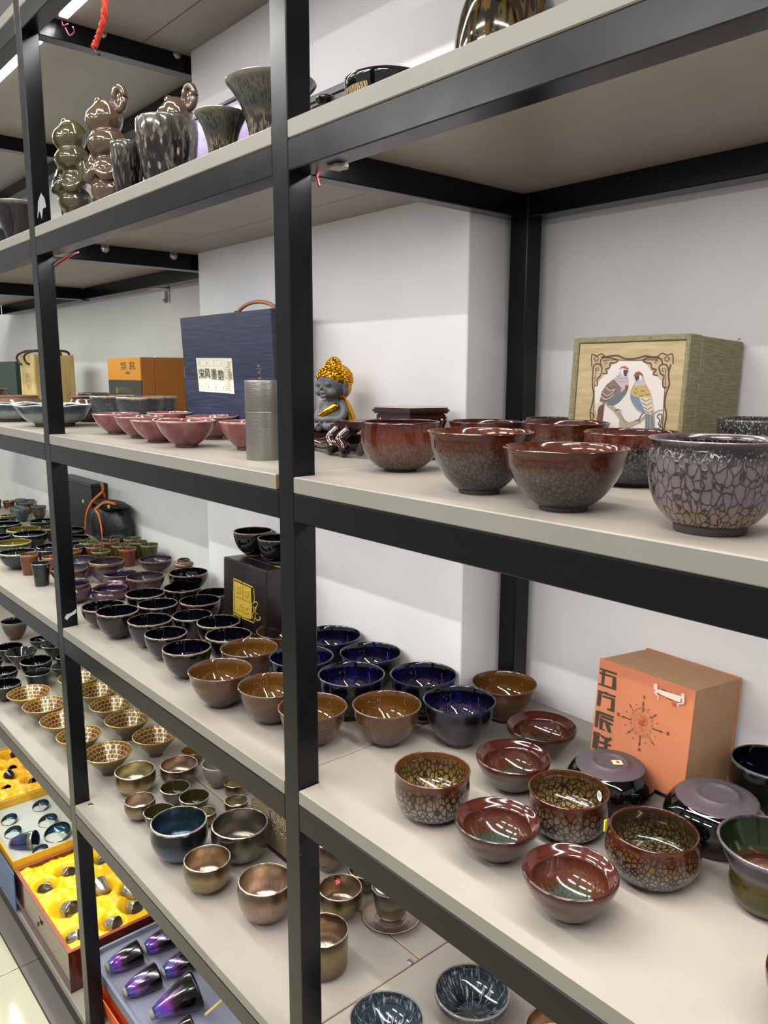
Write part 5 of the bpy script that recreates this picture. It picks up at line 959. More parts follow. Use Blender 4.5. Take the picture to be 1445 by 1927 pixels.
# ---- bowls standing upside down
def upturned(x, y, R, H, label, sticker=False):
    body = lathe_mesh('upturned_body', [(.88, 0), (.93, .03), (1.0, .22), (1.01, .42), (.97, .6), (.88, .76), (.80, .845), (.79, .86)], [(.79, .86), (.6, .9)], 64)
    body.materials.append(G['upturned'])
    o = link('upturned_bowl', body); o.location = (x, y, LZ); o.scale = (R, R, H); tag(o, label, 'bowl', 'upturned black bowls')
    cap = lathe_mesh('unglazed_base', [(.80, .85), (.78, .868), (.62, .90), (.44, .912), (.42, .955), (.40, .965), (.36, .962), (.345, .925), (.3, .915), (.12, .925), (0, .925)], None, 64, smooth=False)
    link('unglazed_base', cap, o, noisy('unglazed_plum_clay', '4e454a', '584e53', 9, .5))
    if sticker:
        s = B().box((-.13, -.11, .93), (.1, .1, .935)).done('price_sticker', mat('cream_sticker', 'd8d0b8', .5), o); s.rotation_euler = (0, .0, math.radians(50)); s.location = (.14, .1, .01)
        print_polys([('p', 'k', [(-30, -60), (20, -60), (20, 0), (60, 0), (0, 70), (-70, 0), (-30, 0)], 0)], {'k': mat('red_print', 'c02a18', .5)}, s, 'red_mark').matrix_local = Matrix.Translation((0, 0, .937)) @ Matrix.Rotation(-math.pi/2, 4, 'X')
    return o
G['upturned'] = glaze('black_cell_glaze', [(0, '24221f'), (.2, '14120f'), (.45, '0c0b0a'), (1, '0a0a0a')], cells=('c', 7, 5, '060506', .16, [(0., 1.), (.35, .8), (.45, 0.), (1., 0.)], .5), flecks=('3a3834', 9, .3, [(0., .8), (.3, .5), (.42, 0.)]), rough=.05)
upturned(.330, .3535, .0655, .064, 'black bowl turned upside down with a cream price sticker on its base', True)
upturned(.487, .379, .070, .069, 'black bowl turned upside down without sticker, right of the orange box corner')
vm = lathe_mesh('upturned_body', [(.72, 0), (.9, .06), (1.0, .3), (.96, .5), (.7, .68), (.55, .74), (.66, .80), (.60, .88), (.42, .92)], [(.42, .92), (.40, 1.0), (.3, 1.0), (.28, .95), (0, .95)], 40); vm.materials.append(G['jarpink'])
vo_ = link('upturned_vessel', vm); vo_.location = (-1.225, .425, LZ); vo_.scale = (.046, .046, .088); tag(vo_, 'rosy gold lustre vessel turned upside down behind the stacked black bowls', 'vessel')
# ---- green flared vessel and the red bowl at the right edge
custom('tea_bowl', [(.5, .03), (.58, .08), (.7, .22), (.73, .4), (.70, .52), (.73, .6), (.84, .74), (.96, .92), (1, 1)], None, G['green'], (.604, .282, LZ), .063, .086, 'green-gold lustre vessel with flared mouth and waisted body at the right edge', 'bowl', seg=64)
custom('tea_bowl', PR['round'], None, G['dish'], (.728, .128, LZ), .058, .062, 'red-brown bowl just peeping in at the right edge, bottom corner', 'bowl')
# ---- lidded cup on a saucer under the beam
sx, sy = -.168, .345
custom('saucer', [(.45, .05), (.5, .1), (.75, .5), (.96, .95), (1, 1)], [(1, 1), (.97, 1.03), (.9, .9), (.6, .5), (.5, .55), (.46, .42), (0, .4)], G['metalpk'], (sx, sy, BZ), .062, .016, 'round metallic saucer under the lidded cup beside the pillar', 'saucer')
custom('lidded_cup', [(.42, .03), (.55, .06), (.75, .2), (.9, .6), (1, 1)], [(1, 1), (.9, 1.02), (.6, 1.15), (.2, 1.25), (.18, 1.4), (0, 1.42)], G['metalgr'], (sx, sy, BZ+.0075), .042, .075, 'dark metallic lidded cup standing on the round saucer', 'cup', foot=G['metalpk'])
# ---- gift boxes standing on the shelves
def gift(key, name, label, mats_, bev=.0015, shell=None):
    x, y, yaw, lean, w_, d, h, z0 = BOXES[key]; l = math.radians(lean)
    return tag(empty(name, (x, y, z0+(d*math.sin(l) if l > 0 else 0)), (-l, 0, math.radians(yaw))), label, 'box'), w_, d, h
ink = mat('charcoal_print', '3a3026', .7); ink2 = mat('brown_print', '5c3c2c', .7); ink3 = mat('fine_print', '6c5c48', .7)
COLS = dict(ink=ink, ink2=ink2, ink3=ink3, rust=mat('rust_print', 'a8502c', .7), scrollpink=mat('pale_pink_print', 'dcb8ac', .7), scrollsh=mat('mauve_print', '8c7078', .7),
 paper=mat('picture_paper', 'd4ccc4', .6), scroll=mat('frame_print', '4c3a30', .6), branch=mat('branch_print', 'a0947e', .6), branchdark=mat('branch_dark_print', '60584c', .6), maroon=mat('maroon_print', '643c34', .6),
 cream=mat('cream_print', 'c8bca4', .6), belly=mat('teal_grey_print', '5c6c70', .6), lilac=mat('lilac_print', 'b4a8ac', .6), wingbrown=mat('wing_print', '7c6460', .6), rustred=mat('rust_red_print', '943a2c', .6),
 white=mat('white_print', 'd8d6d4', .6), slate=mat('slate_print', '383c48', .6), cap=mat('orange_cap_print', 'b45a34', .6), capred=mat('red_cap_print', 'a0402c', .6), wing2=mat('grey_bird_print', '8c9094', .6), yellow=mat('ochre_print', 'b89c58', .6),
 blue=mat('blue_wing_print', '707e92', .6), tail=mat('tail_print', '807e84', .6), label=mat('cream_label', 'd4d0bc', .6), tan=mat('tan_print', '9c8470', .7), gilt=mat('gilt_print', 'a08848', .35, .6), gold=mat('gold_foil', 'b89a38', .4, .15), golddark=mat('gold_groove', '6c501c', .4, .5))
# orange box with black writing
ob, w_, d, h = gift('orange', 'gift_box', 'orange cardboard gift box with large black writing and a compass print, leaning on the wall', None)
om = noisy('orange_card', 'bc7450', 'b66e4a', 14, .75); okr = noisy('kraft_card', 'ac8664', 'a47e5c', 60, .8)
B().box((0, 0, .002), (w_, .0035, h), .0006).done('front_cover', om, ob)
B().box((0, d-.004, 0), (w_, d, h+.0012), .0006).done('back_cover', om, ob)
B().box((0, .0005, 0), (w_, d, .003), .0006).done('bottom_cover', om, ob)
B().box((.0015, .0035, .0035), (w_-.0015, d-.004, h-.0006), .0006).done('kraft_body', okr, ob)
print_polys(PRINTS['orange'], COLS, ob, 'printed_design', cut=(.0005, w_-.0005, .001))
for ch, (px, pz) in zip('北西南東', [(90.2, 137.3), (47.0, 93.9), (91.8, 51.6), (137.5, 95.3)]):
    text(ch, ink2, ob, (px/1000, -.0004, pz/1000), (math.pi/2, 0, 0), .0062, 'compass_letter')
for ch, (px, pz), z_ in zip('艺花坤', [(124, 156.6), (134, 154.8), (144.5, 155.2)], (.010, .012, .011)):
    text(ch, ink, ob, (px/1000, -.0034, pz/1000), (math.pi/2, 0, 0), z_, 'scroll_letter', bold=.0002)
# linen box with the two birds
bb, w_, d, h = gift('bird', 'gift_box', 'linen covered gift box with two birds in an ornate frame on its wooden lid', None)
linen = mat('green_linen', '837c5c', .9); t = NT(linen); tc = t.new('ShaderNodeTexCoord')
a = t.new('ShaderNodeTexNoise', {'Vector': t.new('ShaderNodeMapping', {0: tc.outputs['Object'], 'Scale': (1, 1, .05)}).outputs[0], 'Scale': 1500., 'Detail': 1.}); b_ = t.new('ShaderNodeTexNoise', {'Vector': t.new('ShaderNodeMapping', {0: tc.outputs['Object'], 'Scale': (.05, .05, 1)}).outputs[0], 'Scale': 900., 'Detail': 2.})
s_ = t.math('MULTIPLY', t.math('ADD', a.outputs[0], b_.outputs[0]), .5); t.link(t.ramp(s_, [(.38, '6c664c'), (.5, '857e60'), (.62, '968f72')]), 'Base Color'); t.bump(s_, .5, .001)
pw = .011
for nm, a, b_ in (('left_edge', (0, 0, 0), (pw, .006, h)), ('right_edge', (w_-pw*.6, 0, 0), (w_, .006, h)), ('top_edge', (pw, 0, h-.009), (w_-pw*.6, .006, h)), ('bottom_edge', (pw, 0, 0), (w_-pw*.6, .006, .009))):
    B().box(a, b_, .0015).done('linen_edge', linen, bb)
B().box((0, .006, 0), (w_, .03, h), .0015).done('lid_side', linen, bb)
B().box((0, .0305, 0), (w_, d, h-.001), .002).done('box_body', linen, bb)
wood = noisy('pale_wood_panel', 'bba680', 'a8926a', 14, .45, stretch=(1, 1, 8), detail=6, bump=.05)
B().box((pw+.0005, .0025, .0095), (w_-pw*.6-.0005, .006, h-.0095), .0008).done('wooden_panel', wood, bb)
print_polys(PRINTS['bird'], COLS, bb, 'bird_picture', y=.0024, step=.00002, cut=(pw+.001, w_-pw*.6-.001, .012))
B().tube([(w_*.97, d-.012, h-.001), (w_*.98, d-.008, h+.004), (w_*.97, d-.002, h+.002)], .0006, 6).done('loose_thread', linen, bb)
# navy box
nb, w_, d, h = gift('navy', 'gift_box', 'tall navy blue textured gift box with a cream calligraphy label and leather handle', None)
navy = noisy('navy_ribbed_paper', '1a1e36', '2a3048', 120, .5, stretch=(.12, 1, 1.6), bump=.6, detail=3, lo=.4, hi=.62)
B().box((0, 0, 0), (w_, .03, h), .0015).done('lid', navy, nb); B().box((0, .0308, .001), (w_-.001, d, h-.001), .0015).done('box_body', navy, nb)
print_polys(PRINTS['navylabel'], COLS, nb, 'paper_label'); print_polys(PRINTS['gilt'], COLS, nb, 'gilt_lettering')
for ch, (px, pz) in zip('宋风墨韵', [(93.5, 147.5), (121.6, 148.3), (153.2, 146.9), (185.4, 144.8)]):
    text(ch, COLS['ink'], nb, (px/1000, -.0022, pz/1000), (math.pi/2, 0, .0), .027, 'calligraphy', sx=1.05)
lea = mat('tan_leather', 'a06c4c', .5)
hp = [(.20+.17*u, .045, h-.002+.024*math.sin(math.pi*min(1, max(0, u)))**.6) for u in [k/12 for k in range(13)]]
B().tube(hp, .0045, 8).done('leather_handle', lea, nb)
for u in (.2, .37): B().ball((u, .045, h+.002), .008, 12, sc=(1, 1, .7)).done('handle_stud', mat('dark_stud', '202028', .3), nb)
# orange and black tea box
tb, w_, d, h = gift('oy', 'tea_box', 'orange tea box with a black lower band and gold seal', None)
orf = noisy('bright_orange_paper', 'c88418', 'c07c14', 20, .5); ors = noisy('brown_orange_paper', 'a0601c', '9a5a18', 20, .55)
B().box((0, 0, .105+.024), (w_, .003, h), .0006).done('front_panel', orf, tb)
B().box((0, 0, 0), (w_, .003, .1285), .0006).done('black_band', mat('charcoal_paper', '2e2e2e', .5), tb)
B().box((0, .003, 0), (w_, d*.32, h), .0012).done('lid_part', ors, tb); B().box((0, d*.325, 0), (w_, d, h-.001), .0015).done('box_body', ors, tb)
B().box((w_-.01, d*.34, h-.001), (w_+.001, d-.002, h+.0015), .0005).done('paper_edge', mat('cream_card', 'd8d0b8', .6), tb)
for ch, px in zip('宫廷茶礼', (139, 166, 219, 246)): text(ch, ink, tb, (px/1000, -.0004, .170), (math.pi/2, 0, 0), .026, 'title_lettering')
text('— 御赏茶礼 —', ink3, tb, (.19, -.0004, .1505), (math.pi/2, 0, 0), .009, 'small_lettering')
B().box((.071, -.0006, .0885), (.094, 0, .1065), .0003).done('gold_seal', COLS['gilt'], tb)
for ch, px in zip('故宫宫廷文化', (110, 130, 150, 170, 190, 210)): text(ch, COLS['gilt'], tb, (px/1000, -.0004, .0985), (math.pi/2, 0, 0), .017, 'gold_lettering')
# pale wooden case with rope handle
wb, w_, d, h = gift('wood', 'wooden_case', 'pale wooden case with a brown rope handle and round burnt emblem, behind the left post', None)
w1 = noisy('striped_pale_wood', 'c2a970', '9c8450', 24, .5, stretch=(2.2, 2.2, .12), detail=5, lo=.35, hi=.7); w2 = noisy('dark_streaked_wood', 'b89c60', '6c5430', 22, .5, stretch=(2.2, 2.2, .08), detail=4, lo=.45, hi=.7)
B().box((0, 0, 0), (w_, .012, h), .001).done('front_board', w1, wb); B().box((0, d-.012, 0), (w_, d, h), .001).done('rear_board', w1, wb)
B().box((.004, .012, 0), (w_-.002, d-.012, h-.002), .001).done('side_board', w2, wb)
rope = noisy('brown_rope', '4a3020', '2c1c12', 300, .8, bump=.5)
for q in (.030, .112):
    B().tube(catmull([(q, -.004, .183), (q-.012, -.010, .19), (q-.018, -.012, .215), (q+.02, .01, .232), (q+.03, .07, .234), (q+.03, d-.02, .232), (q, d+.004, .215), (q, d+.004, .18)], 4), .0045, 8).done('rope_handle', rope, wb)
em = [('r', 'e', [(82+27*math.cos(a), 118+31*math.sin(a)) for a in [k*2*math.pi/24 for k in range(25)]], 2.0)] + [('r', 'e', [(82+rx*math.cos(a), 118+dz+rx*.7*math.sin(a)) for a in [k*2*math.pi/10 for k in range(11)]], 1.6) for rx, dz in ((14, 10), (16, -8), (8, -18), (7, 20))]
print_polys(em, {'e': mat('burnt_brown', '7c4c30', .7)}, wb, 'burnt_emblem')
# black wooden case with gold plate
kb, w_, d, h = gift('black', 'wooden_case', 'black wooden case with a gold foil emblem, carrying two black bowls', None)
ebony = noisy('ebony_wood', '130e0d', '1d1614', 26, .32, stretch=(.2, .2, 3), detail=5, coat=.2)
B().box((0, 0, 0), (w_, .045, h), .003, seg=2).done('lid', ebony, kb); B().box((0, .046, 0), (w_, d, h), .003, seg=2).done('box_body', ebony, kb)
B().box((.012, .043, h-.0015), (.03, .05, h+.0012), .0004).done('hinge', COLS['gilt'], kb); B().box((w_-.03, .043, h-.0015), (w_-.012, .05, h+.0012), .0004).done('hinge', COLS['gilt'], kb)
print_polys(PRINTS['black'], COLS, kb, 'gold_emblem')
for ch, (px, pz) in zip('民茶載之', [(73.6, 131.5), (108.0, 129.0), (78.8, 91.2), (105.4, 90.1)]):
    text(ch, mat('bright_gold', 'e0c850', .25, .4), kb, (px/1000, -.0026, pz/1000), (math.pi/2, 0, 0), .02, 'embossed_character', depth=.0006)
# green box far left, tall black box, brocade box, black box on the upper shelf
gb = tag(empty('gift_box', (-3.05, .42, MZ)), 'dark green gift box at the left picture edge beside the wooden case', 'box')
gm = noisy('dark_green_paper', '142a1e', '1a3426', 30, .4); B().box((0, 0, 0), (.31, .04, .2), .002).done('lid', gm, gb); B().box((0, .041, 0), (.309, .12, .199), .002).done('box_body', gm, gb)
tk = tag(empty('gift_box', (-2.53, .498, LZ)), 'tall plain black box standing behind the black bag', 'box')
bm_ = noisy('matt_black_paper', '121414', '191b1a', 20, .45); B().box((0, 0, 0), (.38, .062, .2), .002).done('box_body', bm_, tk); B().box((-.001, -.001, .2005), (.381, .063, .214), .002).done('lid', noisy('dark_grey_paper', '222624', '2a2e2c', 20, .4), tk)
br = tag(empty('gift_box', (-.640, .290, BZ)), 'dark box with brocade patterned side, standing behind the grey-gold metallic bowl', 'box')
brc = mat('swirl_brocade', '6c5c44', .55); t = NT(brc); tc = t.new('ShaderNodeTexCoord').outputs['Object']
wv = t.new('ShaderNodeTexWave', {'Vector': tc, 'Scale': 22., 'Distortion': 22., 'Detail': 1., 'Detail Scale': 3.}, wave_type='RINGS', rings_direction='SPHERICAL'); wv2 = t.new('ShaderNodeTexWave', {'Vector': tc, 'Scale': 120., 'Distortion': 3.}, bands_direction='DIAGONAL')
sel = t.ramp(t.new('ShaderNodeTexNoise', {'Vector': tc, 'Scale': 9.}).outputs[0], [(.5, 0.), (.54, 1.)])
t.link(t.mix(sel, t.ramp(wv.outputs[0], [(.3, '1c1814'), (.5, '7c6e54'), (.8, '94866c')]), t.ramp(wv2.outputs[0], [(.3, '2c2018'), (.7, '8c7c5c')])), 'Base Color'); t.bump(wv.outputs[0], .2, .001)
B().box((0, 0, .006), (.22, .105, .13), .002).done('brocade_body', brc, br); B().box((-.004, -.004, 0), (.224, .109, .006), .001).done('black_base', bm_, br); B().box((-.003, -.003, .13), (.223, .108, .142), .001).done('black_lid', bm_, br)
tp = tag(empty('gift_box', (-.43, .345, TZ)), 'plain black box on the upper shelf behind the flared vases', 'box')
B().box((0, 0, 0), (.12, .06, .19), .002).done('box_body', bm_, tp); B().box((-.001, -.001, .1905), (.121, .061, .205), .002).done('lid', bm_, tp)
# framed purple picture
fp = tag(empty('picture_frame', (-.935, .33, TZ), (math.radians(-4), 0, 0)), 'small dark framed purple picture leaning behind the flared vases', 'picture')
pm = mat('purple_picture', '8a6a8c', .5, coat=.4); t = NT(pm); tc = t.new('ShaderNodeTexCoord').outputs['Object']; sp = t.new('ShaderNodeSeparateXYZ', {0: tc}).outputs[2]
nz = t.new('ShaderNodeTexNoise', {'Vector': tc, 'Scale': 40., 'Detail': 4.}).outputs[0]
c0 = t.ramp(t.math('MULTIPLY', sp, 4.), [(.0, '6c4860'), (.35, '7c5878'), (.7, '8c74a8'), (1., 'b0a4c8')]); t.link(t.mix(t.ramp(nz, [(.66, 0.), (.7, 1.)]), c0, srgb('b08c40')), 'Base Color')
B().box((.008, .004, .008), (.322, .008, .272), 0).done('picture_sheet', pm, fp)
fm = mat('dark_frame', '1c1a20', .35)
for a, b_ in (((0, 0, 0), (.33, .014, .008)), ((0, 0, .272), (.33, .014, .28)), ((0, 0, .008), (.008, .014, .272)), ((.322, 0, .008), (.33, .014, .272))): B().box(a, b_, .001).done('frame_bar', fm, fp)
# metal canister
cn = custom('tea_canister', [(.98, 0), (1, .008), (1, .30), (1, .60), (.99, .603)], [(.99, .603), (.985, .605), (0, .605)], mat('brushed_pewter', '8c8a82', .32, .9), (-.239, .103, MZ), .0325, .138, 'straight brushed metal tea canister against the front post', 'canister', foot=False)
lidm = lathe_mesh('lid', [(1.0, .61), (1.012, .615), (1.012, .985), (1.0, .998), (.98, 1.0)], [(.98, 1.0), (0, 1.0)], 48, smooth=False); link('lid', lidm, cn, MATS['brushed_pewter'])
t = NT(MATS['brushed_pewter']); tc = t.new('ShaderNodeTexCoord').outputs['Object']; nz = t.new('ShaderNodeTexNoise', {'Vector': t.new('ShaderNodeMapping', {0: tc, 'Scale': (1, 1, 30)}).outputs[0], 'Scale': 3., 'Detail': 5.}).outputs[0]; t.bump(nz, .15, .01)
# ---- black fabric bag with orange cord
bag = tag(empty('fabric_bag', (-2.15, .462, LZ+.004)), 'black quilted fabric bag with orange drawstring handles by the wall', 'bag')
bagm = noisy('black_quilted_cloth', '07080a', '0f1012', 30, .55, bump=.8, bd=.006)
fused([((.08, .08, .065), .085, (1, .85, .8)), ((.17, .08, .07), .095, (1, .85, .8)), ((.26, .085, .065), .085, (1, .85, .8)), ((.05, .08, .03), .055, (1, 1.2, .6)), ((.29, .08, .03), .055, (1, 1.2, .6)), ((.17, .08, .012), .12, (1.25, .62, .12)), ((.17, .09, .10), .09, (1.4, .75, .45))], 'bag_body', bagm, bag, .006)
fused([((.10, .06, .143), .06, (1.3, 1.1, .13)), ((.20, .07, .147), .08, (1.5, 1.05, .11)), ((.29, .08, .143), .05, (1.0, 1.1, .13)), ((.20, .07, .135), .07, (1.2, 1.05, .2))], 'flap', noisy('dark_patterned_lining', '100e0c', '221a12', 50, .6), bag, .004)
bag.scale = (.86, .60, 1.05)
oc = mat('orange_cord_cloth', 'c8641c', .6)
for pts in ([(.06, .12, .15), (.075, .09, .195), (.115, .07, .215), (.16, .05, .19), (.12, .0, .15), (.07, -.016, .10), (.045, -.018, .03), (.03, -.02, .006)], [(.17, -.012, .125), (.21, -.014, .14), (.27, .0, .162), (.33, .03, .16)], [(.17, -.012, .125), (.22, -.018, .11), (.245, -.019, .06), (.25, -.02, .01)]):
    B().tube(catmull(pts, 4), .0055, 8).done('orange_cord', oc, bag)
for q in ((.02, -.006, .14), (.31, -.002, .15)): B().ball(q, .008, 10).done('cord_bead', mat('pale_bead', 'c0a070', .3), bag)
# ---- carved stands and the statuette
dw = noisy('dark_polished_rosewood', '1e0d0b', '33130f', 18, .16, stretch=(1, 1, 2), coat=.6)
st = tag(empty('carved_stand', (-.46, .30, MZ)), 'low carved dark rosewood stand under and beside the gold-haired statuette', 'stand')
B().prism([(0, 0), (.12, -.02), (.222, -.012), (.228, .1), (0, .1)], .016, .034, bev=.003).done('low_top', dw, st)
B().prism([(.232, -.05), (.29, -.062), (.335, -.050), (.300, -.010), (.286, .085), (.236, .095)], .050, .064, bev=.003).done('high_top', dw, st)
for pts, r0 in (([(.24, -.045, .05), (.232, -.060, .032), (.25, -.068, .016), (.236, -.064, .009)], .010), ([(.285, -.055, .05), (.275, -.070, .032), (.295, -.074, .016), (.283, -.07, .009)], .010), ([(.325, -.045, .05), (.335, -.06, .03), (.32, -.062, .010)], .009),
 ([(.24, -.0, .05), (.222, -.03, .026), (.232, -.045, .010)], .009), ([(.01, .01, .02), (.03, -.005, .012), (.08, -.018, .010), (.12, -.03, .010)], .008), ([(.28, .07, .05), (.285, .08, .01)], .009), ([(.24, .08, .05), (.235, .085, .01)], .009), ([(.01, .09, .02), (.01, .09, .009)], .008), ([(.12, -.03, .012), (.16, -.045, .020), (.20, -.055, .018), (.24, -.064, .024), (.28, -.066, .02)], .0075), ([(.20, -.01, .03), (.21, -.04, .045), (.235, -.055, .05)], .008)):
    B().tube(catmull(pts, 4), r0, 8).done('carved_leg', dw, st)
# six-sided stand
hs = tag(empty('hexagonal_stand', (-.093, .322, MZ)), 'six-sided dark rosewood stand with arched legs against the pillar', 'stand')
hx = [(.078*math.cos(math.radians(a)), .078*math.sin(math.radians(a))) for a in range(15, 375, 60)]
B().prism(hx, .082, .092, bev=.003).done('top', dw, hs); B().prism([(x*.9, y*.9) for x, y in hx], .070, .0815, bev=.002).done('apron', dw, hs)
for x, y in hx:
    B().tube(catmull([(x*.84, y*.84, .072), (x*.7, y*.7, .045), (x*.78, y*.78, .02), (x*.95, y*.95, .006)], 4), [.011]*2+[.009]*20, 8).done('leg', dw, hs) if False else B().tube(catmull([(x*.84, y*.84, .074), (x*.7, y*.7, .045), (x*.78, y*.78, .02), (x*.95, y*.95, .0085)], 4), .0085, 8).done('leg', dw, hs)
B().prism([(x*.8, y*.8) for x, y in hx], .0, .006, bev=.001).done('base_ring', dw, hs)
# statuette: seated child monk, dark matt body, gilded hair and robe
sb = tag(empty('statuette', (-.345, .335, MZ+.035), (0, 0, math.radians(10))), 'seated child monk statuette with charcoal skin, gold curled hair and gold robe', 'statuette')
skin = noisy('charcoal_bisque', '45454a', '4d4d52', 60, .62); gilt = mat('gilding', 'd09a20', .14, 1.)
t = NT(gilt); tc = t.new('ShaderNodeTexCoord').outputs['Object']; t.bump(t.new('ShaderNodeTexNoise', {'Vector': tc, 'Scale': 60., 'Detail': 3.}).outputs[0], .3, .004)
body = [((0, 0, .030), .030, (1, .78, .95)), ((0, .002, .048), .025, (1.0, .75, .8)), ((0, -.004, .026), .028, (.9, .8, .8)), ((0, .002, .064), .013, (1, 1, 1)),
 ((0, 0, .094), .034, (1.0, .92, .95)), ((0, -.010, .084), .026, (1.05, .85, .72)), ((.016, -.020, .079), .012, (1, .8, .8)), ((-.016, -.020, .079), .012, (1, .8, .8)), ((0, -.0335, .087), .0040, (.9, 1, 1.1)), ((0, -.0305, .092), .0032, (.7, 1, 1.8)),
 ((0, -.0315, .0775), .0042, (1.3, .7, .45)), ((0, -.031, .0745), .0040, (1.1, .7, .5)), ((0, -.028, .070), .007, (1.1, .8, .7)),
 ((.0125, -.0285, .0945), .0064, (1.25, .55, .7)), ((-.0125, -.0285, .0945), .0064, (1.25, .55, .7))]
for s in (-1, 1):
    body += [((s*.035, .002, .090), .0065, (.55, 1.1, 1.9)), ((s*.0355, .0, .079), .0068, (.6, 1.0, 1.5))]
    body += along([(s*.024, .002, .054), (s*.033, -.002, .040), (s*.031, -.012, .026), (s*.012, -.026, .024), (0, -.028, .022)], .0098, .0062)
    body += along([(s*.020, -.006, .010), (s*.040, -.018, .011), (s*.030, -.036, .010), (s*.006, -.036, .009)], .012, .0075)
fused(body, 'body', skin, sb, .0014)
eye = mat('carved_line', '1c1c20', .7)
for s in (-1, 1):
    B().tube([(s*.0125+dx, -.0320+abs(dx)*.35, .0918-.0012*(1-(dx/.006)**2)) for dx in (-.006, -.003, 0, .003, .006)], .0005, 6).done('eyelid_line', eye, sb)
B().ball((0, -.0335, .1035), .0011, 8).done('forehead_dot', eye, sb)
B().tube([(-.004, -.0343, .0763), (0, -.0350, .0758), (.004, -.0343, .0763)], .0004, 6).done('mouth_line', eye, sb)
hair = [((0, .006, .104), .037, (1.03, .93, .80)), ((0, .010, .092), .036, (1.0, .86, .95)), ((0, .004, .132), .015, (1, 1, .95))]
ho = fused(hair, 'gold_hair', gilt, sb, .0018)
b = B(); GA = 2.399963
for i in range(230):
    z = 1-2*(i+.5)/230; r_ = math.sqrt(1-z*z); a = i*GA; x, y = r_*math.cos(a), r_*math.sin(a)
    p = Vector((x*.0375, .006+y*.0345, .104+z*.0295))
    if p.z < .108 and p.y < -.004: continue
    if p.z < .088: continue
    b.ball(p, .0034, 8)
for i in range(26):
    z = 1-(i+.5)/26; r_ = math.sqrt(1-z*z); a = i*GA; b.ball(Vector((r_*math.cos(a)*.0145, .004+r_*math.sin(a)*.0145, .133+z*.014)), .0030, 8)
o = b.done('hair_curls', gilt, sb); tag(o, kind='stuff')
fused([((0, .006, .010), .030, (1.45, 1.0, .42)), ((.034, -.020, .010), .014, (1.2, 1.2, .8)), ((-.034, -.020, .010), .014, (1.2, 1.2, .8)), ((.014, -.034, .008), .012, (1.5, .9, .7)), ((-.02, -.032, .008), .012, (1.5, .9, .7)), ((0, .012, .025), .022, (1.1, .7, 1))] + along([(.020, -.014, .050), (.006, -.024, .040), (-.012, -.024, .030)], .0075, .006) + along([(.024, .008, .058), (.030, .016, .035), (.034, .020, .010)], .009, .013), 'gold_robe', gilt, sb, .0016)
fused([((.004, -.046, .009), .0085, (1, .8, 1.1))] + [((-.003+k*.0035, -.0525, .006+k*.0028), .0021, (1, 1, 1)) for k in range(5)], 'foot', skin, sb, .0009)
# ================================================================ upper shelf pieces
custom('goblet', [(.40, .02), (.55, .05), (.74, .25), (.9, .5), (.99, .78), (1.0, .95), (.985, 1)], None, G['vase'], (-.6254, .132, TZ), .0622, .1595, 'large round-bottomed oil-drop glazed goblet in front of the figurines', 'vase', seg=64)
custom('goblet', [(.45, .02), (.6, .05), (.8, .3), (.93, .6), (1, .9), (.98, 1)], None, G['vase'], (-.722, .088, TZ), .034, .1296, 'small narrow oil-drop glazed beaker left of the large goblet', 'vase')
FLR = [(.48, .02), (.50, .06), (.50, .3), (.55, .5), (.68, .72), (.86, .9), (.97, .975), (1, 1)]
custom('flared_vase', FLR, None, G['flared'], (-.2241, .122, TZ), .0747, .128, 'large frosted flared vase half hidden by the front post', 'vase', seg=64)
custom('flared_vase', FLR, None, G['flared'], (-.326, .086, TZ), .0462, .0971, 'small frosted flared vase left of the larger flared vase', 'vase', seg=56)
kn = tag(B().ball((-.268, .205, TZ+.165), .014, 14, sc=(1, 1, .7)).cyl((-.268, .205, TZ), (-.268, .205, TZ+.16), .02, .012).done('lidded_jar', mat('black_gloss_glaze', '0a0a0c', .06, 0, .6)), 'slim black jar whose round knob shows above the large flared vase', 'jar')
custom('lidded_pot', [(.55, .02), (.8, .15), (1.05, .45), (1.08, .7), (1.0, .84)], [(1.0, .84), (.98, .87), (.7, .94), (.4, .97), (.36, .985), (.5, 1.03), (.5, 1.07), (.3, 1.1), (0, 1.1)], G['flared'], (-.262, .262, TZ), .036, .136, 'small grey lidded pot with round black knob right of the front post', 'pot')
pl = custom('serving_bowl', [(.4, .04), (.55, .1), (.8, .4), (.95, .8), (1, 1)], None, MATS['black_gloss_glaze'], (-.079, .25, TZ), .0707, .1219, 'black serving bowl with a tan scroll pattern on its left side, behind the board edge', 'bowl', seg=56)
arc_ = []
for k in range(13):
    a = math.radians(226+k*5.5); arc_.append(a)
bm = bmesh.new(); va = [bm.verts.new((math.cos(a)*.925, math.sin(a)*.925, .64)) for a in arc_]; vb = [bm.verts.new((math.cos(a)*.985, math.sin(a)*.985, .86)) for a in arc_]
for i in range(12): bm.faces.new((va[i], va[i+1], vb[i+1], vb[i]))
me = bpy.data.meshes.new('tan_band'); bm.to_mesh(me); bm.free()
tanp = mat('tan_scroll_pattern', 'a89060', .3); t = NT(tanp); tc = t.new('ShaderNodeTexCoord').outputs['Object']
t.link(t.ramp(t.new('ShaderNodeTexWave', {'Vector': tc, 'Scale': 6., 'Distortion': 9., 'Detail': 1.}).outputs[0], [(.35, '2a1c10'), (.5, 'b89c6c')]), 'Base Color')
link('tan_band', me, pl, tanp)
custom('large_vase', [(.35, .02), (.5, .06), (.78, .2), (.97, .45), (1.0, .62), (.85, .85), (.6, .95), (.62, 1)], None, G['yellowvase'], (.128, .30, TZ), .076, .217, 'large brown and yellow mottled vase cut by the top edge', 'vase', seg=64) if 'yellowvase' in G else None
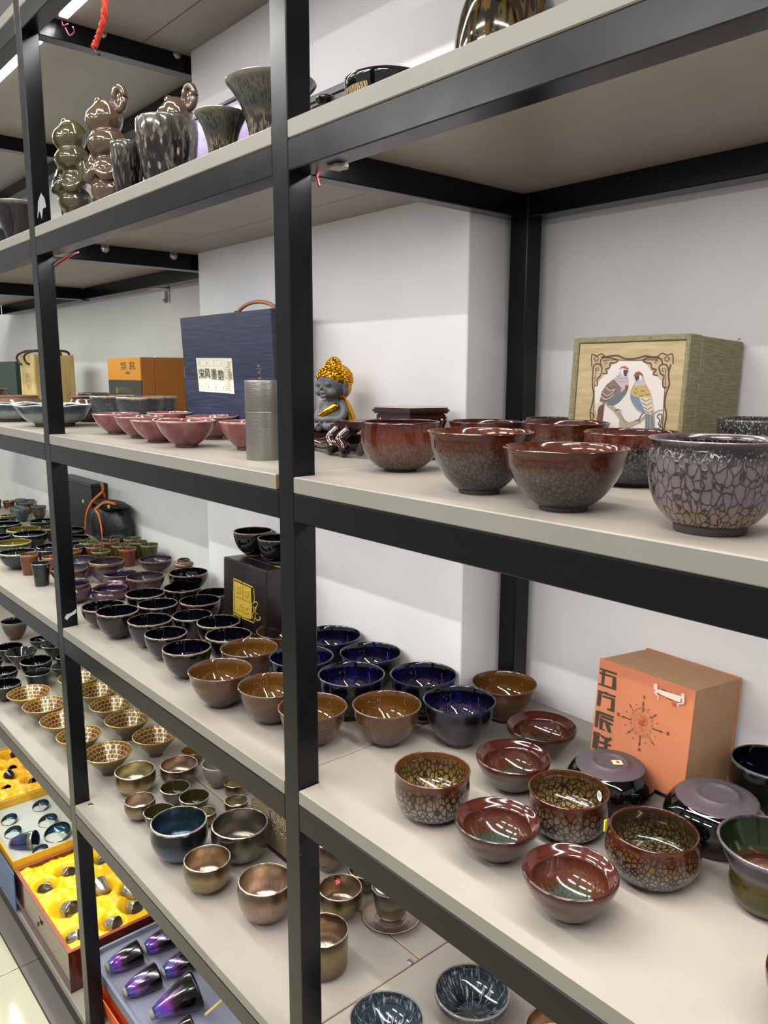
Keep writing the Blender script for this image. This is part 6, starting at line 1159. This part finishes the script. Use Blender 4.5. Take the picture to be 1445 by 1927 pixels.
custom('bowl', [(.5, .02), (.7, .1), (.95, .5), (1, 1)], None, G['amberbig'], (-1.225, .175, TZ), .05, .105, 'amber and green bowl behind the figurines, right of the left post', 'bowl')
custom('flared_bowl', [(.3, .02), (.35, .1), (.62, .5), (.9, .9), (1, 1)], None, G['darkpurple'], (-1.4809, .09, TZ), .0677, .1258, 'plum-black flared bowl touching the left post on the upper shelf', 'bowl')
custom('flared_bowl', [(.3, .02), (.4, .1), (.75, .5), (.95, .9), (1, 1)], None, G['bluegrey'], (-1.70, .09, TZ), .07, .085, 'blue-grey bowl at the left picture edge on the upper shelf', 'bowl')
# glossy lumpy figurines: round head, muzzle, one big round ear seen from behind the cup, folded arms, stubby feet
def figurine(x, y, h, label, m, ear=True, rz=0):
    k = h/.31
    sh = [((0, 0, .235*k), .040*k, (1, .9, 1.05)), ((-.012*k, -.022*k, .228*k), .026*k, (1, .8, 1.1)), ((0, 0, .178*k), .047*k, (1.05, .95, .75)), ((0, 0, .125*k), .036*k, (1, .9, 1.0)), ((0, 0, .075*k), .044*k, (1.05, .95, .85)), ((-.02*k, -.02*k, .018*k), .02*k, (1, 1, .85)), ((.022*k, -.02*k, .018*k), .02*k, (1, 1, .85)), ((0, .0, .03*k), .036*k, (1, .9, .8)),
          ((-.02*k, 0, .272*k), .012*k, (1, 1, 1))]
    for s in (-1, 1): sh += [(p, r, (1, 1, 1)) for p, r, _ in along([(s*.038*k, 0, .16*k), (s*.048*k, -.012*k, .125*k), (s*.03*k, -.035*k, .10*k), (s*.008*k, -.04*k, .112*k)], .016*k, .011*k)]
    g = tag(empty('figurine', (x, y, TZ), (0, 0, rz)), label, 'figurine')
    fused(sh, 'body', m, g, .0026)
    if ear:
        n = 14; pts = [(.040*k+.016*k*math.cos(a), .004*k, .272*k+.024*k*math.sin(a)) for a in [i*2*math.pi/n for i in range(n+1)]]
        B().tube(pts, .0085*k, 8).ball((.040*k, .006*k, .272*k), .014*k, 12, sc=(1, .4, 1.5)).done('ear', m, g)
    return g
figurine(-1.06, .10, .285, 'slimmer olive-brown glossy figurine, leftmost of the three', G['figure2'], False, math.radians(20))
figurine(-.915, .128, .305, 'tall brown glossy figurine with a ring-shaped ear, middle of the three', G['figure'], True, math.radians(20))
figurine(-.765, .225, .292, 'brown glossy figurine with a ring-shaped ear behind the large goblet', G['figure'], True, math.radians(20))
# ================================================================ wires, cord, bracket, small things
def cable(name, pts, r, m, label, cat, seg=8, n=5): return tag(B().tube(catmull(pts, n), r, seg).done(name, m), label, cat)
cable('led_wire', [(-1.045, .095, 2.318), (-1.035, .10, 2.30), (-1.0, .098, 2.296), (-.985, .09, 2.300)], .0016, mat('pink_wire', 'b04c68', .4), 'pink wire looping from the topmost strip light at the left post', 'wire')
cable('led_wire', [(-1.05, .09, 2.334), (-1.03, .085, 2.315), (-1.0, .085, 2.31)], .0013, MATS['pink_wire'], 'thin pink wire hanging at the bolts of the top beam', 'wire')
cable('led_wire', [(-1.05, .09, 1.815), (-1.10+.04, .07, 1.800), (-1.115+.05, .045, 1.785), (-1.05, .06, 1.80), (-1.02, .085, 1.812)], .0016, wire_r, 'red wire looping under the upper board at the left post', 'wire')
cable('led_wire', [(-1.045, .05, 1.80), (-1.06, .035, 1.783), (-1.07, .03, 1.768), (-1.045, .045, 1.785), (-1.02, .07, 1.806)], .0014, wire_k, 'black wire with bare tip looping beside the red wire', 'wire')
cable('led_wire', [(-.004+.012, .05, 1.812), (.004, .046, 1.80), (-.004+.012, .047, 1.786)], .0022, wire_r, 'short red wire end in the corner of the front post under the upper shelf', 'wire')
b = B(); P0 = [(-.722, .062, 2.30), (-.744, .061, 2.235), (-.775, .058, 2.205), (-.783, .055, 2.193)]
q = catmull(P0, 10)
for s in (0, math.pi):
    b.tube([(p[0]+.0032*math.cos(i*.9+s), p[1]+.0032*math.sin(i*.9+s), p[2]) for i, p in enumerate(q)], .0042, 8)
co = tag(b.done('red_cord', cord_red), 'twisted red cord hanging from the top shelf near the left post', 'cord')
B().tube([(-.783, .055, 2.198), (-.775, .055, 2.183), (-.762, .056, 2.172)], .0022, 8).done('cord_tip', wire_k, co)
B().tube([(-.722, .062, 2.30), (-.715, .063, 2.33)], .0045, 8).done('cord_end', cord_red, co)
bk = tag(empty('wall_bracket', (-1.56, .54, 1.775)), 'small bright metal angle bracket with screw under the rear beam', 'bracket')
B().box((-.035, -.02, .024), (.03, .024, .027), .0005).done('bracket_arm', screw_m, bk); B().box((.0, .022, -.02), (.03, .026, .027), .0005).done('bracket_plate', screw_m, bk); B().ball((.004, .018, -.012), .006, 10).done('bracket_screw', screw_m, bk)
tag(B().prism([(.056, .024), (.080, .022), (.086, .038), (.074, .046), (.064, .043), (.058, .045)], 1.7965, 1.800).done('torn_card_scrap', top_m), 'torn scrap of board sticking out under the upper front beam', 'scrap')
tag(B().tube([(-.075, .296, LZ+.003), (-.051, .312, LZ+.003), (-.038, .322, LZ+.0035)], .0022, 6).done('bamboo_clip', mat('dark_bamboo', '3c2018', .5)), 'thin dark brown stick between the blue bowls on the board', 'stick')
for nm, pts in (('paint_chip', [(-1.0618, .012, 1.925), (-1.0618, .02, 1.945), (-1.0618, .027, 1.935), (-1.0618, .03, 1.915), (-1.0618, .022, 1.91), (-1.0618, .018, 1.885), (-1.0618, .014, 1.905), (-1.0618, .008, 1.885)]), ('paint_chip', [(-1.0618, .006, .903), (-1.0618, .012, .912), (-1.0618, .026, .914), (-1.0618, .037, .922), (-1.0618, .037, .911), (-1.0618, .02, .904), (-1.0618, .012, .896)])):
    bm = bmesh.new(); f = bm.faces.new([bm.verts.new(p) for p in pts]); me = bpy.data.meshes.new(nm); bm.to_mesh(me); bm.free()
    o = link(nm, me, rack, chip); o.location = (0, 0, -FLOOR)
# ================================================================ gift boxes on the lowest boards
satin = noisy('yellow_satin', 'd9a800', 'e0b208', 12, .42, bump=.3, bd=.004); satin2 = noisy('orange_yellow_satin', 'd69a04', 'd89c06', 12, .42, bump=.3, bd=.004)
mahog = noisy('mahogany_lacquer', '3c140c', '4c1a10', 20, .18, stretch=(1, 1, .3), coat=.5); mahog_rim = noisy('mahogany_rim', '8c4630', '843e2a', 30, .35)
def cloth(parent, x0, y0, x1, y1, z, m, pits, seed):
    nx, ny = 110, 72; vs, fs = [], []
    for j in range(ny+1):
        for i in range(nx+1):
            x = x0+(x1-x0)*i/nx; y = y0+(y1-y0)*j/ny
            p = Vector((x*14, y*14, seed))
            h = .012*noise.noise(p)+.010*abs(noise.noise(p*2.3))+.005*noise.noise(Vector((x*90+noise.noise(p)*6, y*22, seed)))
            ed = min(x-x0, x1-x, y-y0, y1-y); h += .006*(1-math.exp(-ed/.02))
            for px, py, r_ in pits:
                q = math.hypot(x-px, y-py)/r_; h -= .034*math.exp(-q**4)-.006*math.exp(-(q-1.35)**2*8)
            vs.append((x, y, z+h)); 
    for j in range(ny):
        for i in range(nx): k = j*(nx+1)+i; fs.append((k, k+1, k+nx+2, k+nx+1))
    me = bpy.data.meshes.new('satin_lining'); me.from_pydata(vs, [], fs); me.update()
    return link('satin_lining', me, parent, m, smooth=True)
def tray_box(name, label, x0, y0, x1, y1, z0, z1, wall, outer_m, rim_m, th=.012):
    g = tag(empty(name, (x0, y0, z0)), label, 'box'); w_, d_, h_ = x1-x0, y1-y0, z1-z0
    B().box((0, 0, 0), (w_, d_, .006), .0005).done('bottom', outer_m, g)
    for a, b_ in (((0, 0, .006), (w_, th, h_-.002)), ((0, d_-th, .006), (w_, d_, h_-.002)), ((0, th, .006), (th, d_-th, h_-.002)), ((w_-th, th, .006), (w_, d_-th, h_-.002))): B().box(a, b_, .0006).done('side_panel', outer_m, g)
    for a, b_ in (((0, 0, h_-.002), (w_, th, h_)), ((0, d_-th, h_-.002), (w_, d_, h_)), ((0, th, h_-.002), (th, d_-th, h_)), ((w_-th, th, h_-.002), (w_, d_-th, h_))): B().box(a, b_, .0005).done('rim_strip', rim_m, g)
    return g
sx0, sy0, sx1, sy1, sz1 = -1.769, .006, -1.236, .34, -.178
wbx = tray_box('lacquered_box', 'mahogany lacquered box lined with yellow satin holding silver cups', sx0, sy0, sx1, sy1, GZ, sz1, .012, mahog, mahog_rim)
hl = B(); hl.box((.262, -.003, .085), (.272, 0, .105), .0008); hl.done('latch_plate', screw_m, wbx)
B().ball((.268, -.006, .083), .007, 10, sc=(.8, .5, 1.3)).done('latch', mat('aged_brass', '5c5034', .3, .9), wbx)
pits = [(-1.655, .148, .035), (-1.62, .068, .035), (-1.464, .081, .045), (-1.49, .21, .04), (-1.30, .162, .035), (-1.332, .245, .035), (-1.315, .05, .03), (-1.649, .27, .03), (-1.40, .28, .04)]
cl_ = cloth(wbx, .012, .012, sx1-sx0-.012, sy1-sy0-.012, sz1-GZ-.018, satin, [(x-sx0, y-sy0, r_) for x, y, r_ in pits], 3.)
G['silvercup'] = glaze('silver_engraved_metal', [(0, '8c8880'), (.2, 'c0bcb8'), (.5, 'a8a49c'), (1, '8c8478')], streak=([(0, '1c1810'), (1, '302818')], 9, 9, .55, .6, [(0., 0.), (.2, 0.), (.3, 1.), (.5, .6), (.6, 0.)]), metal=.85, rough=.22)
tul = [(.5, .0), (.55, .04), (.72, .2), (.86, .45), (.95, .75), (1, 1)]
def lying(name, m, x, y, z, R, H, rz, ry, label, cat, group, out=tul, lobes=None, foot=None):
    me = lathe_mesh(name, out, inner_of(out, .06, .12), 40); me.materials.append(m)
    o = link(name, me); o.scale = (R, R, H); o.rotation_euler = (0, ry, rz); o.location = (x, y, z); tag(o, label, cat, group)
    if foot: f = lathe_mesh('foot', [(out[0][0]*.8, -.09), (out[0][0]*.92, -.08), (out[0][0], .03)], None, 28, smooth=False); f.materials.append(foot); link('foot', f, o)
    return o
LBL = ['behind the middle near the left', 'in the front row, mostly hidden in its pit', 'large pot with bright engraved body in the centre', 'behind the left post', 'in the right front part of the lining', 'near the back right corner', 'dark cup at the front edge beside the post', 'far back left', 'at the back right under the beam']
for (x, y, r_), lb, rz in zip(pits, LBL, (10, -30, 15, 190, 30, 20, 60, 0, 200)):
    lying('silver_cup', G['silvercup'], x-.02*math.cos(math.radians(rz)), y-.02*math.sin(math.radians(rz)), sz1-.022, r_*.72, r_*1.25, math.radians(rz), math.radians(78), 'engraved silver cup sunk in yellow satin, '+lb, 'cup', 'silver cups in the lacquered box')
# yellow box with grey foam and peacock glazed cups
yb_ = noisy('golden_yellow_card', 'c89620', 'c08e1c', 20, .5); foam = noisy('grey_foam', '9a9c94', 'a0a29a', 90, .9, bump=.15)
y0x, y1x = -2.215, -1.772
yx = tray_box('gift_box', 'yellow card gift box with grey foam holding peacock blue cups', y0x, .006, y1x, .30, GZ, -.15, .006, yb_, yb_, .005)
B().box((.006, .006, .01), (y1x-y0x-.006, .288, .135), .001).done('foam_insert', foam, yx)
FZ = GZ+.137
for x, y, r_, lb in ((-1.995, .20, .036, 'behind the others near the beam'), (-2.125, .215, .032, 'farthest left at the back'), (-2.10, .09, .030, 'left front, cut by the picture edge'), (-2.0, .075, .031, 'left of the pitcher in front'), (-1.815, .115, .028, 'half hidden behind the left post')):
    custom('peacock_cup', [(.4, 0), (.7, .1), (.95, .5), (1, .95)], None, G['bluecup'], (x, y, FZ-.012), r_, .024, 'peacock blue cup sunk in grey foam, '+lb, 'cup', 'peacock cups in the yellow box', seg=40, rot=(math.radians(14), math.radians(10), 0))
custom('peacock_pot', [(.5, 0), (.8, .1), (.98, .5), (1, .95)], None, G['bluecup'], (-1.885, .20, FZ-.012), .048, .03, 'large peacock blue bowl sunk in grey foam beside the left post', 'bowl', seg=48, rot=(math.radians(14), math.radians(12), 0))
o = lying('peacock_pitcher', G['bluecup'], -1.915, .045, FZ+.012, .034, .085, math.radians(50), math.radians(80), 'peacock blue pitcher lying in the grey foam at the front corner of the yellow box', 'pitcher', None, foot=clay_pale)
# second yellow satin box further left and the blue lid
yb2 = tray_box('gift_box', 'yellow card box lined with orange-yellow satin at the left picture edge', -2.69, .006, -2.222, .34, GZ, -.15, .006, yb_, yb_, .005)
pits2 = [(-2.45, .29, .035), (-2.42, .19, .03), (-2.62, .24, .035), (-2.33, .235, .03), (-2.34, .13, .028), (-2.56, .12, .03), (-2.50, .2, .03)]
cloth(yb2, .006, .006, .462, .328, .15, satin2, [(x+2.69, y-.006, r_) for x, y, r_ in pits2], 9.)
for (x, y, r_), lb, rz in zip(pits2, ('near the beam', 'front one', 'at the picture edge', 'right rear', 'right front corner', 'far left', 'centre'), (30, 200, 80, 20, 20, 90, 10)):
    lying('dark_cup', G['black2'], x, y, -.165, r_*.7, r_*1.1, math.radians(rz), math.radians(75), 'black glossy cup in orange-yellow satin, '+lb, 'cup', 'black cups in the satin box')
bl = tag(B().box((-2.25, -.009, -.31), (-1.722, -.004, -.165), .0015).done('box_lid', mat('blue_card', '3c5480', .5)), 'blue card box lid leaning upright in front of the yellow box', 'lid')
# orange box with grey tray of nebula cups
tx0, ty0, tx1, ty1, tz1 = -1.215, .055, -.60, .40, -.195
ob2 = tag(empty('gift_box', (tx0, ty0, GZ)), 'orange open box carrying a grey moulded tray with violet cups', 'box')
oc2 = mat('orange_box_card', 'c44a14', .5)
for a, b_ in (((.01, .01, 0), (.6, .34, .004)), ((.01, .01, .004), (.6, .015, .092)), ((.01, .335, .004), (.6, .34, .092)), ((.01, .015, .004), (.015, .335, .092)), ((.595, .015, .004), (.6, .335, .092))): B().box(a, b_, .0006).done('side_panel', oc2, ob2)
B().box((.03, -.004, .0), (.58, -.001, .07), .0006).done('open_flap', mat('orange_flap_card', 'd25a1c', .5), ob2).rotation_euler = (math.radians(8), 0, 0)
def rrect(x0, y0, x1, y1, r_, n=6):
    out = []
    for cx_, cy_, a0 in ((x1-r_, y0+r_, -90), (x1-r_, y1-r_, 0), (x0+r_, y1-r_, 90), (x0+r_, y0+r_, 180)):
        for k in range(n+1): a = math.radians(a0+90*k/n); out.append((cx_+r_*math.cos(a), cy_+r_*math.sin(a)))
    return out
gt = mat('grey_moulded_foam', '6e7080', .7)
B().prism(rrect(0, 0, .612, .345, .045), .092, .108).done('tray', gt, ob2)
bm = bmesh.new(); o_ = rrect(0, 0, .612, .345, .045); i_ = rrect(.008, .008, .604, .337, .04); n = len(o_)
lv = [[bm.verts.new((x, y, z)) for x, y in ps] for ps, z in ((o_, .108), (o_, .124), (i_, .124), (i_, .108))]
for a, b_ in zip(lv, lv[1:]):
    for k in range(n): bm.faces.new((a[k], a[(k+1) % n], b_[(k+1) % n], b_[k]))
bmesh.ops.recalc_face_normals(bm, faces=bm.faces); me = bpy.data.meshes.new('tray_rim'); bm.to_mesh(me); bm.free(); link('tray_rim', me, ob2, gt)
TC = [(.42, 0), (.5, .05), (.72, .25), (.88, .55), (.96, .82), (1, 1)]
for x, y, lb in ((-1.107, .072, 'front left of the tray'), (-1.11, .185, 'rear left of the tray'), (-.985, .072, 'front, second from the left'), (-.985, .186, 'rear, second from the left')):
    lying('violet_cup', G['purplecup'], x, y+.006, GZ+.108+.024, .035, .092, math.radians(86), math.radians(84), 'violet nebula glazed cup lying in the grey tray, '+lb, 'cup', 'violet cups in the grey tray', TC, foot=clay_pale)
lying('violet_pitcher', G['purplecup'], -.855, .10, GZ+.108+.032, .052, .122, math.radians(80), math.radians(78), 'large violet pitcher lying in the grey tray', 'pitcher', None, [(.28, 0), (.34, .05), (.62, .4), (.9, .8), (1, 1)], foot=clay_pale)
lying('violet_pot', G['purplecup'], -.745, .10, GZ+.108+.025, .036, .06, math.radians(80), math.radians(80), 'dark violet piece at the bottom edge beside the bamboo stick', 'bowl', None)
tag(B().tube([(-.735, .19, -.150), (-.765, .29, -.155)], .0042, 8).done('bamboo_stick', mat('bamboo', 'b89868', .5)), 'thin bamboo stick lying across the grey tray at the bottom edge', 'stick')
bpy.data.scenes.remove(TS)
